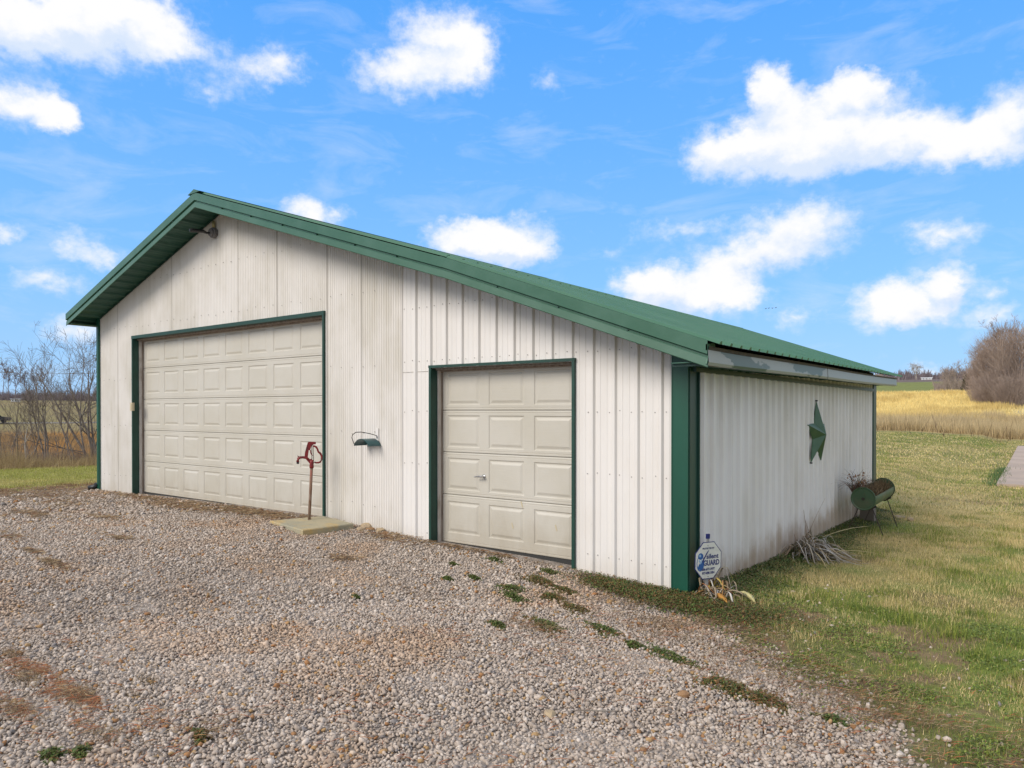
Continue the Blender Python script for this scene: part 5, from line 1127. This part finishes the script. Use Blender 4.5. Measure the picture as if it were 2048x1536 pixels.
# cedar: dense needles as many small faces
x, y, z = polar(1934, 150); T = thing('cedar', (x, y, z), 'small dark green cedar beside the thicket', 'tree')
obj('trunk', MB().tube([(x, y, z-.2), (x, y, z+3)], [.12, .03], 6), M['bark'], T)
n = 2600; t = r.uniform(0, 1, n); a = r.uniform(0, 6.28, n); rad = 1.15*(1-t)**.6*np.sqrt(r.uniform(.2, 1, n))*(1+.2*np.sin(a*4+t*9)); px = x+rad*np.cos(a); py = y+rad*np.sin(a); pz = z+.1+t*3.4
s_ = .13; dv = r.normal(size=(n, 3, 3))*s_; V_ = (np.stack([px, py, pz], -1)[:, None]+dv).reshape(-1, 3); npmesh('crown', V_, np.arange(3*n).reshape(-1, 3), np.repeat(lerp(C3(.035,.045,.018), C3(.08,.07,.03), r.uniform(size=(n, 1))), 3, 0), M['blade'], T, BASE[T])
# woods that read as one mass on the skyline
def woods(name, ulo, uhi, d0, d1, h, n, m, lab, seed, zf=None):
    rr_ = np.random.default_rng(seed); u = rr_.uniform(ulo, uhi, n); dd = rr_.uniform(d0, d1, n); x, y = pol(u, dd); z = H(x, y); hh = h*(.35 + .9*fbm(u*.12, dd*0, 1., seed))*rr_.uniform(.5, 1., n)
    segs = []; 
    a = rr_.normal(0, .25, (n, 2)); t0 = rr_.uniform(0, .35, n)*hh
    P0 = np.stack([x, y, z+t0*0], -1); P1 = np.stack([x + a[:, 0]*hh, y + a[:, 1]*hh, z+hh], -1); q = np.concatenate([P0, P1, np.full((n, 1), .0004*d0 if d0 > 100 else .008), np.full((n, 1), .00012*d0 if d0 > 100 else .003)], 1)
    s = q; T_ = type('t', (), {})
    p0, p1, r0, r1 = s[:, :3], s[:, 3:6], s[:, 6:7], s[:, 7:8]; k = np.array([1., 0, 0]); kk = np.array([0, 1., 0])
    V_ = np.stack([p0-k*r0, p0+k*r0, p0+kk*r0, p1-k*r1, p1+k*r1, p1+kk*r1], 1).reshape(-1, 3); b = np.arange(n)[:, None]*6
    F_ = np.concatenate([b+np.array([[0,1,4,3]]), b+np.array([[1,2,5,4]]), b+np.array([[2,0,3,5]])]); return tag(npmesh(name, V_, F_, None, m), lab, kind='stuff')
woods('hollow_brush', -120, 250, 24, 38, 1.9, 2600, M['bark'], 'grey leafless saplings and brush filling the hollow', 95)
woods('distant_woods', -80, 330, 262, 300, 5.0, 5200, M['purple'], 'low bare woods along the left skyline', 91)
woods('distant_woods', 1650, 2120, 455, 540, 7.0, 5200, M['purple'], 'bare woods along the horizon on the right', 92)
woods('field_brush', 1690, 1770, 285, 300, 5.0, 500, M['barkfar'], 'brown brush beyond the golden field behind the garage', 93)
woods('field_brush', 1870, 1960, 190, 230, 3.4, 1500, M['barkfar'], 'brown brush line left of the thicket', 94)
# dark weed stalks in the field
v, f, c = stems(70, lambda q: (lambda P: (P[0], P[1], H1(*P)))(pol(q.uniform(1750, 2048), q.uniform(47, 62))), .35, 1.1, [(.14,.09,.06), (.20,.13,.08)], 77, 0., .016)
tag(npmesh('weed_stalks', v, f, c, M['dry']), 'dark bare stalks rising from the field edge', kind='stuff')
# ------------------------------------------------------------------ far buildings, car, poles, wires, birds
def house(u, d, w_, dp, h_, rf, lab, turn=0.):
    x, y, z = polar(u, d); T = thing('farm_building', (x, y, z), lab, 'building'); A = math.atan((u-1024)/1419.7)-.643+turn; ux_ = Vector((math.cos(A), -math.sin(A), 0)); uy_ = Vector((math.sin(A), math.cos(A), 0)); o = Vector((x, y, z-.3))
    obj('wall', MB().prism([(-w_/2, 0), (w_/2, 0), (w_/2, h_), (-w_/2, h_)], uy_, o, ux_, (0, 0, 1), 0, dp), M['housew'], T)
    obj('roof', MB().prism([(-.3, h_+.01), (dp+.3, h_+.01), (dp/2, h_+rf)], ux_, o, uy_, (0, 0, 1), -w_/2-.3, w_/2+.3), M['houser'] if u < 1000 else M['housew'], T)
    mb = MB()
    for q in range(3): mb.prism([(-.03*w_, h_*.4), (.03*w_, h_*.4), (.03*w_, h_*.75), (-.03*w_, h_*.75)], uy_, o + ux_*((q-1)*w_*.3), ux_, (0, 0, 1), -.03, -.001)
    tag(obj('window', mb, M['glass'], T), kind='stuff'); return T
house(31, 236, 2.6, 2, 1.15, .25, 'small white building below the tall trees on the left hill')
house(1853, 440, 5, 3, 1.2, .3, 'long white building on the far right horizon')
x, y, z = polar(-17, 119); z += .12; T = thing('parked_truck', (x, y, z), 'dark pickup truck on the farm lane at the left edge', 'truck'); A = math.atan((-17-1024)/1419.7)-.643; ux_ = Vector((math.cos(A), -math.sin(A), 0)); uy_ = Vector((math.sin(A), math.cos(A), 0)); o = Vector((x, y, z))
obj('body', MB().prism([(-2.6,.45), (2.5,.45), (2.6,.95), (1.5,1.12), (-.1,1.15), (-2.55,1.12)], uy_, o, ux_, (0,0,1), -.9, .9), M['car'], T)
obj('cab', MB().prism([(-.6,1.15), (1.35,1.13), (.8,1.72), (-.4,1.76)], uy_, o, ux_, (0,0,1), -.78, .78), M['glass'], T)
for a_ in (-1.6, 1.6):
    for b_ in (-.9, .7): obj('wheel', MB().prism(disc(.38, 12), uy_, o + ux_*a_ + Vector((0,0,.38)), ux_, (0,0,1), b_, b_+.2), M['black'], T)
def upole(u, d, h_, lab):
    x, y, z = polar(u, d); T = thing('utility_pole', (x, y, z), lab, 'utility pole'); obj('pole', MB().tube([(x, y, z-.2), (x, y, z+h_)], [.13, .09], 8), M['pole'], T)
    obj('crossarm', MB().tube([(x-.5, y-.8, z+h_-.5), (x+.5, y+.8, z+h_-.5)], .06, 6), M['pole'], T)
upole(122, 112, 3.9, 'weathered wooden pole beside the farm lane'); upole(1713, 300, 8, 'small utility pole beyond the golden field')
for q, u_ in enumerate((-90, 205)):
    upole(u_, 150, 9.6 - (.0), ('tall utility pole out of frame at the left', 'tall utility pole behind the garage corner')[q])
mb = MB()
a0_, b0_ = polar(-90, 150), polar(205, 150)
for q in range(3):
    A_ = Vector((a0_[0]-.5+.5*q, a0_[1]-.8+.8*q, a0_[2]+9.15)); B_ = Vector((b0_[0]-.5+.5*q, b0_[1]-.8+.8*q, b0_[2]+9.15)); mb.tube([A_.lerp(B_, t/10) - Vector((0, 0, 4*.5*(t/10)*(1-t/10))) for t in range(11)], .018, 4)
one('power_line', mb, M['pole'], tuple(a0_), 'three thin power wires crossing the left skyline trees', 'power line')
for q, (u_, v_) in enumerate(((1531, 618), (1537, 617), (1544, 617), (1551, 616))):
    d_ = 80.; x, y, _ = polar(u_, d_); z = CAM[2] + d_*math.cos(math.atan((u_-1024)/1419.7))*(821.5-v_)/1419.7; mb = MB(); s_ = .16
    mb.add([(x, y-s_*.9, z), (x+.03, y, z+.03), (x, y+s_*.7, z), (x-.03, y, z-.02), (x-s_*.8, y-.03, z+.10), (x+s_*.8, y-.03, z+.10), (x-.03, y+.08, z), (x+.03, y+.08, z)], [(0,1,2,3), (0,3,2,1), (4,6,1), (4,1,0), (5,7,1), (5,0,1)])
    one('bird', mb, M['black'], (x, y, z), ('leftmost bird of the small distant flock over the roof', 'second bird from the left in the distant flock', 'third bird from the left in the distant flock', 'rightmost bird of the distant flock')[q], 'bird', 'small flock of birds over the roof')
